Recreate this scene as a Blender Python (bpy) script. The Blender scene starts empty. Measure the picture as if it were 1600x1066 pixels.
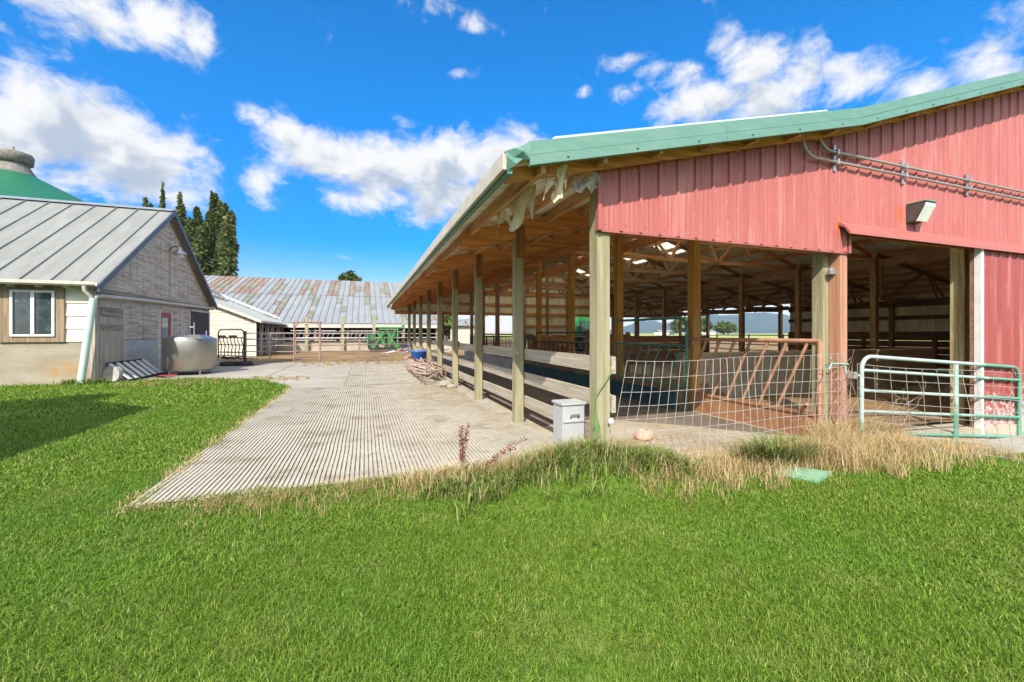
import bpy, math, random
import numpy as np
from mathutils import Vector
random.seed(7); RNG = np.random.default_rng(11)
SC = bpy.context.scene
COL = SC.collection
R = math.radians

# ------------------------------------------------------------------ camera, exposure, sun, sky
cam_d = bpy.data.cameras.new('camera'); cam = bpy.data.objects.new('camera', cam_d); COL.objects.link(cam)
cam_d.sensor_width = 36; cam_d.lens = 657 / 1600 * 36; cam_d.clip_start = .05; cam_d.clip_end = 30000
cam_d.shift_y = -12 / 1600
cam.location = (0, 0, 1.35); cam.rotation_euler = (R(90), 0, -math.atan(230 / 657))
SC.camera = cam
SC.cycles.diffuse_bounces = 7; SC.cycles.max_bounces = 14
SC.view_settings.view_transform = 'Standard'; SC.view_settings.look = 'None'
SC.view_settings.exposure = 1.92; SC.view_settings.gamma = 1

SUN_TRAVEL = Vector((.6, 1, -1))
sd = bpy.data.lights.new('sun', 'SUN'); sun = bpy.data.objects.new('sun', sd); COL.objects.link(sun)
sd.energy = 2.0; sd.angle = R(.5); sd.color = (1, .93, .82)
sun.rotation_euler = SUN_TRAVEL.to_track_quat('-Z', 'Y').to_euler(); sun.location = (-20, -30, 40)

class NT:
    """short hand for node building"""
    def __init__(s, tree): s.t = tree; s.n = tree.nodes; s.l = tree.links
    def new(s, typ, **kw):
        n = s.n.new(typ)
        for k, v in kw.items(): setattr(n, k, v)
        return n
    def put(s, sock, v):
        if hasattr(v, 'is_output'): s.l.new(v, sock)
        else: sock.default_value = v
    def math(s, op, a, b=0., c=0.):
        n = s.n.new('ShaderNodeMath'); n.operation = op
        for i, v in enumerate((a, b, c)): s.put(n.inputs[i], v)
        return n.outputs[0]
    def mix(s, f, a, b, blend='MIX'):
        n = s.n.new('ShaderNodeMix'); n.data_type = 'RGBA'; n.blend_type = blend
        s.put(n.inputs[0], f)
        for i, v in ((6, a), (7, b)): s.put(n.inputs[i], v if hasattr(v, 'is_output') else tuple(v) + ((1,) if len(v) == 3 else ()))
        return n.outputs[2]
    def noise(s, vec, scale, detail=5, rough=.6, lac=2., dist=0.):
        n = s.n.new('ShaderNodeTexNoise'); n.inputs['Scale'].default_value = scale
        n.inputs['Detail'].default_value = detail; n.inputs['Roughness'].default_value = rough
        n.inputs['Lacunarity'].default_value = lac; n.inputs['Distortion'].default_value = dist
        if vec is not None: s.l.new(vec, n.inputs['Vector'])
        return n.outputs['Fac']
    def smooth(s, v, a, b, lo=0., hi=1.):
        n = s.n.new('ShaderNodeMapRange'); n.interpolation_type = 'SMOOTHSTEP'
        s.put(n.inputs[0], v); s.put(n.inputs[1], a); s.put(n.inputs[2], b); s.put(n.inputs[3], lo); s.put(n.inputs[4], hi)
        return n.outputs[0]

def build_world():
    w = bpy.data.worlds.new('World'); SC.world = w; w.use_nodes = True
    t = NT(w.node_tree); t.n.clear()
    out = t.new('ShaderNodeOutputWorld'); bg = t.new('ShaderNodeBackground'); bg.inputs[1].default_value = .15
    sky = t.new('ShaderNodeTexSky', sky_type='NISHITA'); sky.sun_disc = False
    sky.sun_elevation = math.atan2(1, math.hypot(.6, 1)); sky.sun_rotation = math.atan2(-.6, -1)
    sky.altitude = 0; sky.air_density = 1.0; sky.dust_density = .3; sky.ozone_density = 4.0
    hs = t.new('ShaderNodeHueSaturation'); hs.inputs['Saturation'].default_value = 1.6; hs.inputs['Value'].default_value = 1.0
    t.l.new(sky.outputs[0], hs.inputs['Color'])
    tc = t.new('ShaderNodeTexCoord'); sep = t.new('ShaderNodeSeparateXYZ'); t.l.new(tc.outputs['Generated'], sep.inputs[0])
    x, y, z = sep.outputs
    bal = t.mix(t.smooth(z, .12, .50), t.mix(t.smooth(z, .0, .15), (.42, .33, .38), (.46, .31, .38)), (.06, .45, .47))
    skyc = t.mix(1, hs.outputs[0], bal, 'MULTIPLY')
    az = t.math('ARCTAN2', x, y); el = t.math('ARCSINE', z)
    cmb = t.new('ShaderNodeCombineXYZ'); t.l.new(az, cmb.inputs[0]); t.l.new(t.math('MULTIPLY', el, 1.35), cmb.inputs[1])
    v = cmb.outputs[0]
    # heaps of cumulus: azimuth, elevation, half width, half height (degrees), weight
    heaps = [(-28.5, 28.3, 2.4, 1.3, .9), (-25, 28.6, 2.8, 1.5, .95), (-21, 29.2, 2.8, 1.6, 1.0), (-18, 29.0, 1.8, 1.6, .95),
             (-26.5, 18.9, 4.2, 3.0, 1.35), (-30.8, 17, 5, 2.6, 1.3), (-22.5, 17.2, 4.2, 2.8, 1.3), (-19.2, 18.6, 2, 1.9, .95), (-17.2, 17.3, 1.5, 2, .92), (-27, 14.6, 6, 1.5, .95), (-21.5, 14.6, 4.5, 1.5, .95),
             (-12, 23.9, 1.6, 1.0, .92), (-9, 22.7, 2.6, 1.6, 1), (-4, 21.3, 4.2, 2.3, 1.25), (2, 20.2, 5, 2.8, 1.3), (9.5, 21.6, 5, 2.6, 1.3), (17, 21.6, 5, 3, 1.25), (-1.5, 16.9, 4.6, 1.3, .86), (10, 18.0, 7, 2.6, 1.2), (-11.4, 17.2, 2.2, 1.8, .78), (-10.3, 15.2, 2.2, .9, .66), (5.6, 26.0, 1.6, .6, .82),
             (9.6, 37.4, 2.8, 1.2, .72), (13.6, 36.2, 1.5, .9, .86), (12.4, 31.5, 1.3, .5, .66),
             (34, 31.9, 2.2, .9, .8), (37.6, 30.5, 2.4, 1.0, .85), (35, 29.0, 3.0, 1.1, .82), (41.4, 29.7, 2.6, 1.1, .82), (46.6, 30.9, 1.9, 1.6, .92), (49, 28.4, 3, 2.4, 1.1), (44.5, 26.6, 4.6, 1.9, 1.15), (51, 25.6, 5, 2.2, 1.15), (40, 29.4, 5, 1.0, .75), (57, 26, 3, 1.6, .85), (54.6, 28.2, 1.8, 1.8, .85), (58, 24.6, 3.0, 1.4, 1), (63, 22.4, 3, 1.2, .95), (67.5, 22.6, 2.2, 1.6, .95), (29.9, 29.4, 1.6, .5, .66), (-2.7, 9.5, 1.6, .35, .6),
             (80, 24, 8, 4, .9), (-50, 24, 10, 6, .9), (-75, 18, 12, 6, .9), (100, 20, 14, 7, .9), (150, 22, 16, 8, .9), (-130, 25, 16, 7, .9), (120, 45, 20, 10, 1.1), (-160, 50, 30, 12, 1.2), (-100, 45, 25, 12, 1.2), (170, 30, 40, 14, 1.2), (-130, 30, 40, 12, 1.2), (100, 60, 40, 10, 1.2), (-60, 62, 45, 9, 1.2), (20, 66, 40, 9, 1.1), (180, 72, 120, 8, 1.2), (0, 80, 180, 8, 1.2)]  # this row lies out of view, added to raise the ambient light
    def field(vshift):
        d = None
        for a, e, sa, se, wgt in heaps:
            u = t.math('MULTIPLY', t.math('SUBTRACT', az, R(a)), 1 / R(sa))
            q = t.math('MULTIPLY', t.math('SUBTRACT', t.math('ADD', el, vshift), R(e)), 1 / R(se))
            r2 = t.math('ADD', t.math('MULTIPLY', u, u), t.math('MULTIPLY', q, q))
            g = t.math('MULTIPLY', t.math('EXPONENT', t.math('MULTIPLY', r2, -.42)), wgt)
            d = g if d is None else t.math('MAXIMUM', d, g)
        return d
    d0 = field(0.)
    warp = t.new('ShaderNodeTexNoise'); warp.inputs['Scale'].default_value = 6; warp.inputs['Detail'].default_value = 3; t.l.new(v, warp.inputs['Vector'])
    vm = t.new('ShaderNodeVectorMath', operation='MULTIPLY_ADD'); t.l.new(warp.outputs['Color'], vm.inputs[0]); vm.inputs[1].default_value = (.10, .10, .1); t.l.new(v, vm.inputs[2])
    n1 = t.noise(vm.outputs[0], 12, 10, .64)
    dens = t.math('ADD', d0, t.math('MULTIPLY', t.math('SUBTRACT', n1, .5), 2.2))
    alpha = t.smooth(dens, .33, 1.10)
    # light: sun stands high behind the viewer to the left, so tops and left sides are bright
    v2 = t.new('ShaderNodeVectorMath', operation='ADD'); t.l.new(vm.outputs[0], v2.inputs[0]); v2.inputs[1].default_value = (-.012, .035, 0)
    n2 = t.noise(v2.outputs[0], 13, 5, .55)
    d2 = t.math('ADD', field(R(1.6)), t.math('MULTIPLY', t.math('SUBTRACT', n2, .5), 2.6))
    shade = t.smooth(d2, .70, 1.5)
    ccol = t.mix(shade, (1.75, 1.75, 1.73), (.90, 1.04, 1.25))
    fill_side = t.smooth(t.math('MULTIPLY_ADD', y, -1., t.math('MULTIPLY', x, -.4)), -.15, .6, 0, 1)   # clouds on the unseen sun side brightened to lift the ambient light
    ccol = t.mix(fill_side, ccol, (5.2, 5.1, 4.9))
    final = t.mix(alpha, skyc, ccol)
    t.l.new(final, bg.inputs[0]); t.l.new(bg.outputs[0], out.inputs[0])
build_world()

# ------------------------------------------------------------------ materials
def mat(name, col, col2=None, scale=4., rough=.75, metal=0., bump=0., bscale=None, stretch=(1, 1, 1), detail=6, lo=.35, hi=.65,
        spots=None, dist=0., spec=.4, extra=None, trans=0., rnd=True):
    m = bpy.data.materials.new(name); m.use_nodes = True; t = NT(m.node_tree)
    b = t.n['Principled BSDF']; b.inputs['Roughness'].default_value = rough; b.inputs['Metallic'].default_value = metal
    b.inputs['Specular IOR Level'].default_value = spec
    tc = t.new('ShaderNodeTexCoord'); mp = t.new('ShaderNodeMapping'); mp.inputs['Scale'].default_value = stretch
    if rnd:
        oi = t.new('ShaderNodeObjectInfo'); va = t.new('ShaderNodeVectorMath', operation='ADD')
        sc = t.new('ShaderNodeVectorMath', operation='SCALE'); t.l.new(oi.outputs['Random'], sc.inputs['Scale']); sc.inputs[0].default_value = (17, 31, 23)
        t.l.new(tc.outputs['Object'], va.inputs[0]); t.l.new(sc.outputs[0], va.inputs[1]); t.l.new(va.outputs[0], mp.inputs['Vector'])
    else: t.l.new(tc.outputs['Object'], mp.inputs['Vector'])
    v = mp.outputs[0]
    c = col + (1,)
    f = t.noise(v, scale, detail, .62, dist=dist)
    if col2 is not None: c = t.mix(t.smooth(f, lo, hi), col, col2)
    if spots:
        for (scol, ssc, a, bb, amt) in spots:
            g = t.noise(v, ssc, 5, .6); c = t.mix(t.math('MULTIPLY', t.smooth(g, a, bb), amt), c, scol)
    if extra: c = extra(t, tc, v, c)
    t.put(b.inputs['Base Color'], c)
    if bump:
        bn = t.new('ShaderNodeBump'); bn.inputs['Strength'].default_value = bump; bn.inputs['Distance'].default_value = .02
        t.l.new(t.noise(v, bscale or scale * 4, 6, .65), bn.inputs['Height']); t.l.new(bn.outputs[0], b.inputs['Normal'])
    return m

def objz(t, tc):
    s = t.new('ShaderNodeSeparateXYZ'); t.l.new(tc.outputs['Object'], s.inputs[0]); return s.outputs

def red_extra(t, tc, v, c):
    x, y, z = objz(t, tc)
    fine = t.noise(tc.outputs['Object'], 38, 3, .7)
    c = t.mix(t.math('MULTIPLY', t.smooth(fine, .665, .70), .6), c, (.70, .60, .56))
    xr = t.math('ADD', x, 3.40)
    fx = t.math('SUBTRACT', t.math('MULTIPLY', t.math('FRACT', t.math('MULTIPLY', xr, 1 / .2286)), .2286), .09)
    fz_ = t.math('SUBTRACT', t.math('MULTIPLY', t.math('FRACT', t.math('MULTIPLY', t.math('ADD', z, .12), 1 / .56)), .56), .28)
    rs = t.math('SQRT', t.math('ADD', t.math('MULTIPLY', fx, fx), t.math('MULTIPLY', fz_, fz_)))
    c = t.mix(t.math('MULTIPLY', t.smooth(rs, .013, .006), .75), c, (.12, .045, .045))
    lap = t.math('SUBTRACT', t.math('MULTIPLY', t.math('FRACT', t.math('MULTIPLY', xr, 1 / .9144)), .9144), .058)
    c = t.mix(t.math('MULTIPLY', t.smooth(t.math('ABSOLUTE', lap), .008, .003), .55), c, (.17, .06, .05))
    st = t.new('ShaderNodeMapping'); st.inputs['Scale'].default_value = (7, 7, .5); t.l.new(tc.outputs['Object'], st.inputs['Vector'])
    c = t.mix(t.math('MULTIPLY', t.smooth(t.noise(st.outputs[0], 1.0, 4, .6), .52, .70), .35), c, (.55, .27, .22))
    for px_, pz_, sx_, sz_ in ((1.10, 2.92, .07, .10), (-.06, 2.66, .06, .10)):        # two sun-orange touch-up patches
        q = t.math('ADD', t.math('POWER', t.math('MULTIPLY', t.math('SUBTRACT', x, px_), 1 / sx_), 2.), t.math('POWER', t.math('MULTIPLY', t.math('SUBTRACT', z, pz_), 1 / sz_), 2.))
        c = t.mix(t.math('MULTIPLY', t.smooth(q, 1.6, .2), .7), c, (.50, .11, .035))
    # muck splashed up from the yard
    sp = t.noise(tc.outputs['Object'], 16, 6, .75)
    hgt = t.smooth(z, .0, 1.0, .13, -.12)
    c = t.mix(t.math('MULTIPLY', t.smooth(t.math('ADD', sp, hgt), .55, .62), .8), c, (.52, .45, .42))
    return c
M = {}
M['red'] = mat('red painted steel siding', (0.393, 0.115, 0.101), (0.356, 0.0993, 0.0873), 2.2, .5, 0, .05, 6, (3, 3, .35), spots=[((0.422, 0.152, 0.138), 5, .5, .7, .7), ((0.262, 0.0728, 0.073), 11, .62, .75, .5)], extra=red_extra, rnd=False)
M['reddeep'] = mat('deep red door siding', (0.304, 0.0638, 0.06), (0.264, 0.0525, 0.0496), 2.2, .5, 0, .05, 6, (3, 3, .35), spots=[((0.33, 0.0975, 0.088), 5, .5, .7, .7)], extra=red_extra, rnd=False)
M['redtrim'] = mat('red steel trim', (0.368, 0.108, 0.0909), (0.323, 0.101, 0.0847), 5, .45, 0, .04)
M['greentrim'] = mat('faded green steel trim', (0.0984, 0.22, 0.173), (0.128, 0.24, 0.2), 3, .42, 0, .04, stretch=(1, 4, 4), spots=[((0.069, 0.165, 0.135), 14, .6, .75, .5)])
M['roofsteel'] = mat('pale painted roof steel', (.82, .80, .70), (.76, .72, .60), 3, .5, 0, .05, spots=[((.40, .36, .28), 9, .62, .8, .6)])
M['rooftop'] = mat('white roof steel', (0.541, 0.558, 0.574), (0.459, 0.476, 0.492), 3, .4, .2, .04)
WOODSPOT = [((.16, .07, .025), 3, .60, .68, .8)]
def wood(name, a, b, axis, **kw):
    st = {'x': (.35, 7, 7), 'y': (7, .35, 7), 'z': (7, 7, .35)}[axis]
    return mat(name, a, b, 3.0, .8, 0, .4, 9, st, lo=.40, hi=.60, spec=.2, **kw)
M['rafter'] = wood('reddish beam timber', (0.673, 0.278, 0.102), (0.483, 0.183, 0.0659), 'x', spots=[((0.19, 0.0732, 0.0293), 2.2, .64, .72, .8)])
M['purlin'] = wood('brown purlin timber', (0.586, 0.322, 0.154), (0.41, 0.205, 0.0952), 'y', spots=[((0.146, 0.0659, 0.0293), 3, .6, .7, .8)])
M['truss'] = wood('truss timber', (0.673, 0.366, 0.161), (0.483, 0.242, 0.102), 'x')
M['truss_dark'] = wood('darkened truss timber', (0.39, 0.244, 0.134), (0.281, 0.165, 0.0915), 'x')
M['post'] = wood('green treated post timber', (0.329, 0.299, 0.191), (0.247, 0.224, 0.129), 'z', spots=[((0.132, 0.105, 0.061), 3.5, .66, .72, .7)])
M['post_yellow'] = wood('yellowed post timber', (.50, .27, .075), (.40, .20, .055), 'z')
M['post_dark'] = wood('dark post timber', (0.366, 0.232, 0.128), (0.244, 0.152, 0.0854), 'z')
M['post_red'] = wood('reddish fir post', (0.425, 0.221, 0.145), (0.34, 0.17, 0.102), 'z')
M['board'] = wood('grey fence board', (0.414, 0.36, 0.288), (0.324, 0.279, 0.216), 'y', spots=[((0.198, 0.153, 0.108), 4, .66, .72, .6)])
M['plank_brown'] = wood('brown plank wall', (0.234, 0.122, 0.0732), (0.156, 0.0832, 0.0488), 'y')
M['plank_brown_x'] = wood('brown plank', (0.305, 0.159, 0.0976), (0.207, 0.11, 0.0671), 'x')
M['creamsteel'] = mat('cream wall steel', (0.896, 0.864, 0.647), (0.71, 0.665, 0.463), 3, .55, 0, .05, stretch=(2, 2, .5), spots=[((0.339, 0.293, 0.185), 12, .6, .72, .6)])
M['concrete'] = mat('worn concrete', (0.343, 0.319, 0.273), (0.28, 0.257, 0.21), 1.2, .9, 0, .2, 40, spots=[((0.171, 0.148, 0.109), 7, .58, .75, .55), ((0.389, 0.374, 0.327), 22, .55, .7, .5)], spec=.2)
M['concrete_wall'] = mat('buff concrete wall', (0.525, 0.45, 0.288), (0.413, 0.35, 0.213), 1.6, .9, 0, .2, 30, spots=[((0.225, 0.175, 0.1), 6, .55, .75, .7)], spec=.2)
M['footing'] = mat('shed footing concrete', (0.327, 0.294, 0.231), (0.275, 0.24, 0.182), 1.4, .9, 0, .3, 30, stretch=(.6, .6, 2.2), spots=[((0.177, 0.146, 0.105), 9, .58, .72, .5)], spec=.2)
M['footing_grey'] = mat('grey footing concrete', (0.47, 0.459, 0.426), (0.358, 0.347, 0.325), 1.4, .9, 0, .3, 30, stretch=(.6, .6, 2.2), spots=[((0.56, 0.549, 0.515), 6, .62, .7, .6)], spec=.2)
M['barnfloor'] = mat('damp barn floor', (.42, .37, .29), (.30, .25, .18), .8, .85, 0, .2, 18, spots=[((.42, .33, .19), 3, .55, .7, .7), ((.12, .095, .07), 5, .6, .75, .6)], spec=.3)
M['darkfloor'] = mat('dark brown floor', (.20, .165, .13), (.12, .095, .075), .8, .7, 0, .2, 18, spots=[((.30, .23, .13), 3, .58, .72, .7)], spec=.35)
M['dirt'] = mat('trampled dirt', (0.271, 0.18, 0.0902), (0.189, 0.123, 0.0615), .7, .95, 0, .4, 14, spots=[((0.115, 0.0902, 0.0697), .5, .5, .64, .8), ((0.344, 0.254, 0.139), 6, .6, .72, .6)], spec=.1)
M['straw'] = mat('straw litter', (0.451, 0.328, 0.164), (0.344, 0.23, 0.107), 30, .95, 0, .5, 60, spec=.1)
def unfaded(t, tc, v, c):
    x, y, z = objz(t, tc)                                                    # the right end and the foot have kept their darker paint
    n = t.math('MULTIPLY', t.math('SUBTRACT', t.noise(tc.outputs['Object'], 3, 5, .7), .5), 2.4)
    k = t.math('MAXIMUM', t.smooth(t.math('ADD', x, n), 2.3, 2.6), t.smooth(t.math('ADD', z, t.math('MULTIPLY', n, .6)), .30, .12))
    return t.mix(t.math('MULTIPLY', k, .9), c, (.09, .29, .20))
M['mintgate'] = mat('mint gate paint', (0.293, 0.403, 0.36), (0.404, 0.471, 0.446), 5, .45, 0, .05, spots=[((0.0735, 0.202, 0.151), 4, .60, .68, .8)], extra=unfaded, rnd=False)
M['greengate'] = mat('dark green gate paint', (.045, .20, .15), (.07, .27, .20), 5, .45)
M['blackgate'] = mat('black gate paint', (0.028, 0.036, 0.036), (0.048, 0.052, 0.048), 5, .5)
M['rustgate'] = mat('rusty red gate paint', (0.359, 0.168, 0.099), (0.445, 0.248, 0.158), 6, .7, 0, .1, spots=[((0.188, 0.0891, 0.0495), 14, .58, .7, .7)])
M['rustsheet'] = mat('rusted sheet', (0.352, 0.179, 0.085), (0.264, 0.126, 0.06), 3, .75, 0, .1, spots=[((0.44, 0.284, 0.16), 9, .58, .7, .6)])
M['galv'] = mat('galvanised steel', (.52, .53, .52), (.42, .43, .43), 6, .4, .7, .03)
M['wire'] = mat('galvanised wire', (0.436, 0.409, 0.383), (0.343, 0.317, 0.29), 8, .45, .3)
M['conduit'] = mat('grey conduit', (0.4, 0.384, 0.36), (0.336, 0.32, 0.304), 8, .4, .5)
M['whitebox'] = mat('white painted steel box', (0.439, 0.445, 0.451), (0.388, 0.395, 0.402), 5, .45, 0, .03, spots=[((0.207, 0.156, 0.113), 16, .66, .72, .7)])
M['white'] = mat('white paint', (0.656, 0.656, 0.631), (0.59, 0.582, 0.549), 5, .5)
M['gutterwhite'] = mat('aged white gutter', (0.525, 0.492, 0.418), (0.443, 0.394, 0.312), 7, .55, spots=[((0.246, 0.197, 0.139), 15, .62, .72, .6)])
M['mintpipe'] = mat('mint plastic pipe', (0.413, 0.551, 0.496), (0.473, 0.586, 0.531), 4, .4)
M['whiteboard'] = mat('white painted boards', (0.64, 0.607, 0.525), (0.574, 0.533, 0.443), 2, .6, 0, .05, stretch=(1, 1, 4), spots=[((0.369, 0.312, 0.221), 9, .66, .75, .5)])
M['whitesiding'] = mat('old white siding', (0.606, 0.569, 0.477), (0.477, 0.431, 0.339), 2.4, .7, 0, .1, stretch=(.7, .7, 6), spots=[((0.276, 0.221, 0.147), 8, .6, .7, .6)])
def peel(t, tc, v, c):
    x, y, z = objz(t, tc)
    fy = t.math('FRACT', t.math('MULTIPLY', y, 1 / .41)); fz = t.math('FRACT', t.math('MULTIPLY', t.math('SUBTRACT', z, 1.15), 1 / .15))
    du = t.math('MULTIPLY', t.math('SUBTRACT', fy, .5), .41); dv = t.math('MULTIPLY', t.math('SUBTRACT', fz, .45), .11)
    nz = t.noise(tc.outputs['Object'], 9, 4, .7); big = t.noise(tc.outputs['Object'], 1.7, 3, .6)
    r = t.math('ADD', t.math('SQRT', t.math('ADD', t.math('MULTIPLY', du, du), t.math('MULTIPLY', dv, dv))), t.math('MULTIPLY', t.math('SUBTRACT', nz, .5), .14))
    c = t.mix(t.math('MULTIPLY', t.math('MULTIPLY', t.smooth(r, .040, .016), .8), t.smooth(big, .42, .62, .25, 1)), c, (.12, .095, .075))
    low = t.smooth(t.math('ADD', t.math('MULTIPLY', t.math('SUBTRACT', z, 2.55), -1.3), t.math('MULTIPLY', nz, 1.6)), .75, 1.15)   # bare wood along the band board
    low = t.math('MULTIPLY', low, t.smooth(z, 2.45, 2.60))
    return t.mix(t.math('MULTIPLY', low, .6), c, (.17, .13, .10))
M['peeling'] = mat('peeling weathered siding', (0.566, 0.484, 0.385), (0.363, 0.274, 0.192), 1.7, .85, 0, .2, 20, (1, .55, 6.5), spots=[((0.606, 0.53, 0.432), 4, .52, .66, .75), ((0.121, 0.0778, 0.048), 7, .6, .7, .7)], extra=peel, spec=.2, rnd=False)
M['greywood'] = wood('silvered wood', (0.466, 0.414, 0.348), (0.317, 0.273, 0.213), 'z', spots=[((0.106, 0.081, 0.058), 4, .6, .7, .7), ((0.487, 0.435, 0.367), 3, .6, .7, .6)])
M['greywood_y'] = wood('silvered wood rail', (.32, .27, .22), (.20, .16, .12), 'y', spots=[((.10, .07, .05), 4, .6, .7, .7)])
M['casing'] = wood('bare window casing', (0.295, 0.221, 0.148), (0.197, 0.139, 0.0902), 'z')
M['rake'] = mat('dark slate trim', (0.104, 0.112, 0.136), (0.08, 0.084, 0.1), 4, .5)
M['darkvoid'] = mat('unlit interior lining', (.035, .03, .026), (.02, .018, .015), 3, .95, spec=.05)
M['shedroof'] = mat('galvanised shed roof', (0.226, 0.233, 0.217), (0.19, 0.197, 0.184), 1.5, .65, 0, .03, stretch=(2, .5, .5))
M['reddoor'] = mat('red door paint', (.40, .055, .05), (.30, .05, .045), 4, .55, spots=[((.18, .05, .05), 8, .6, .7, .6)])
M['glass'] = mat('dark window glass', (0.021, 0.035, 0.0385), (0.042, 0.0595, 0.063), 7, .06, 0, 0, spots=[((0.154, 0.182, 0.189), 9, .58, .7, .6)], spec=.8)
M['stainless'] = mat('stainless tank', (0.432, 0.41, 0.36), (0.382, 0.36, 0.31), 1.2, .42, .9, .02, stretch=(1, 1, .3))
M['tankcap'] = mat('tank lid steel', (0.413, 0.413, 0.42), (0.338, 0.338, 0.345), 3, .35, .8)
M['black'] = mat('black rubber', (.02, .02, .02), (.035, .035, .035), 5, .7)
M['lampgrey'] = mat('lamp housing', (0.056, 0.048, 0.04), (0.08, 0.068, 0.06), 8, .6)
M['lens'] = mat('frosted lamp lens', (.72, .74, .72), (.60, .62, .60), 5, .2, spec=.7)
M['tarp'] = mat('ragged cream membrane', (0.739, 0.604, 0.412), (0.56, 0.424, 0.255), 4, .8, 0, .3, 10, spots=[((0.314, 0.223, 0.127), 9, .6, .7, .6)], spec=.2)
M['greenmat'] = mat('pale green mat', (0.176, 0.336, 0.208), (0.224, 0.384, 0.256), 20, .9, 0, .5, 60, spec=.1)
M['bag'] = mat('pink feed bag', (.58, .30, .22), (.68, .42, .32), 6, .8, 0, .3)
M['twine'] = mat('green twine', (0.125, 0.225, 0.06), (0.16, 0.26, 0.09), 10, .8)
M['cyan'] = mat('cyan twine', (.20, .55, .50), (.26, .6, .55), 10, .7)
M['teal'] = mat('teal bunk lining', (0.0225, 0.0825, 0.09), (0.015, 0.045, 0.0525), 2, .6, 0, .1, spots=[((0.0112, 0.0225, 0.03), 4, .55, .7, .8), ((0.06, 0.143, 0.15), 9, .62, .75, .6)])
M['greenroof'] = mat('green metal roof', (0.0118, 0.124, 0.059), (0.0148, 0.148, 0.0734), 3, .45, .1, .05)
M['ventwood'] = mat('old roof ventilator', (0.223, 0.205, 0.18), (0.136, 0.118, 0.0992), 5, .8, 0, .2, spots=[((0.211, 0.112, 0.0558), 7, .6, .7, .6)])
M['farmgreen'] = mat('farm machine green', (0.021, 0.144, 0.033), (0.03, 0.192, 0.048), 3, .35, spec=.6)
M['farmlight'] = mat('faded machine green', (0.0806, 0.223, 0.0806), (0.112, 0.26, 0.112), 3, .4)
M['blue'] = mat('blue plastic', (0.024, 0.096, 0.384), (0.032, 0.128, 0.44), 5, .4)
M['stick'] = mat('weathered sticks', (0.432, 0.331, 0.274), (0.302, 0.202, 0.151), 9, .8)
M['soil'] = mat('lawn soil and thatch', (.085, .155, .022), (.13, .21, .04), 9, .95, 0, .6, 60, spots=[((.20, .19, .07), 2.2, .6, .75, .6)], spec=.05)
M['field'] = mat('far pasture', (.30, .33, .11), (.42, .38, .16), .03, .95, 0, 0, spots=[((.20, .28, .07), .05, .5, .6, .8)], spec=.05)
M['hill'] = mat('wooded hill', (.035, .06, .04), (.06, .085, .05), .004, .95, 0, 0, spec=.02)
M['galvsheet'] = mat('far barn galvanised sheets', (0.244, 0.258, 0.266), (0.203, 0.218, 0.225), .8, .65, 0, 0, stretch=(3, .5, .5), spots=[((0.221, 0.184, 0.162), 2.5, .62, .72, .6)])
M['rustroof'] = mat('far barn rusted sheets', (0.164, 0.102, 0.0738), (0.221, 0.152, 0.115), .9, .8, 0, 0, stretch=(6, .35, .35), spots=[((0.271, 0.254, 0.238), 2, .50, .60, .8)])
M['skylight'] = mat('far barn grimy skylight sheets', (0.174, 0.167, 0.111), (0.237, 0.23, 0.174), 2, .5)
M['trunk'] = mat('bark', (.10, .075, .05), (.06, .045, .03), 4, .9, 0, .4, stretch=(4, 4, .6))

def leafmat(name, ramp, trans=.35, rough=.55, patch=None):
    m = bpy.data.materials.new(name); m.use_nodes = True; t = NT(m.node_tree); t.n.clear()
    out = t.new('ShaderNodeOutputMaterial'); at = t.new('ShaderNodeAttribute'); at.attribute_name = 'tint'
    cr = t.new('ShaderNodeValToRGB'); e = cr.color_ramp.elements
    while len(e) < len(ramp): e.new(.5)
    for i, (p, c) in enumerate(ramp): e[i].position = p; e[i].color = c + (1,)
    t.l.new(at.outputs['Fac'], cr.inputs[0]); c = cr.outputs[0]
    if patch:
        tc = t.new('ShaderNodeTexCoord'); g = t.noise(tc.outputs['Object'], patch[1], 4, .6)
        c = t.mix(t.math('MULTIPLY', t.smooth(g, .45, .68), patch[2]), c, patch[0])
        g2 = t.noise(tc.outputs['Object'], patch[1] * 2.3, 5, .65, dist=.4); c = t.mix(t.math('MULTIPLY', t.smooth(g2, .50, .70), .40), c, (.30, .33, .10))
    d = t.new('ShaderNodeBsdfPrincipled'); d.inputs['Roughness'].default_value = rough; d.inputs['Specular IOR Level'].default_value = .25
    t.l.new(c, d.inputs['Base Color']); tr = t.new('ShaderNodeBsdfTranslucent'); t.l.new(c, tr.inputs[0])
    mx = t.new('ShaderNodeMixShader'); mx.inputs[0].default_value = trans
    t.l.new(d.outputs[0], mx.inputs[1]); t.l.new(tr.outputs[0], mx.inputs[2]); t.l.new(mx.outputs[0], out.inputs[0])
    return m
M['grass'] = leafmat('lawn blades', [(0, (.045, .105, .006)), (.45, (.135, .245, .015)), (.85, (.26, .37, .045)), (1, (.42, .40, .15))], .35, .5, ((.10, .245, .018), .8, .55))
M['drygrass'] = leafmat('dry grass blades', [(0, (.20, .20, .06)), (.35, (.42, .31, .14)), (.8, (.60, .45, .24)), (1, (.68, .56, .36))], .3, .7)
M['weed'] = leafmat('weed leaves', [(0, (.075, .13, .02)), (.5, (.16, .22, .04)), (.82, (.27, .30, .09)), (1, (.52, .40, .26))], .3, .6)
M['dock'] = leafmat('dock seed heads', [(0, (.12, .035, .02)), (1, (.28, .10, .06))], .15, .7)
M['poplar'] = leafmat('poplar leaves', [(0, (.055, .08, .024)), (.6, (.125, .155, .05)), (1, (.21, .235, .09))], .3, .6)
M['bush'] = leafmat('bush leaves', [(0, (.05, .085, .02)), (.6, (.10, .14, .03)), (1, (.17, .19, .05))], .3, .6)

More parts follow.
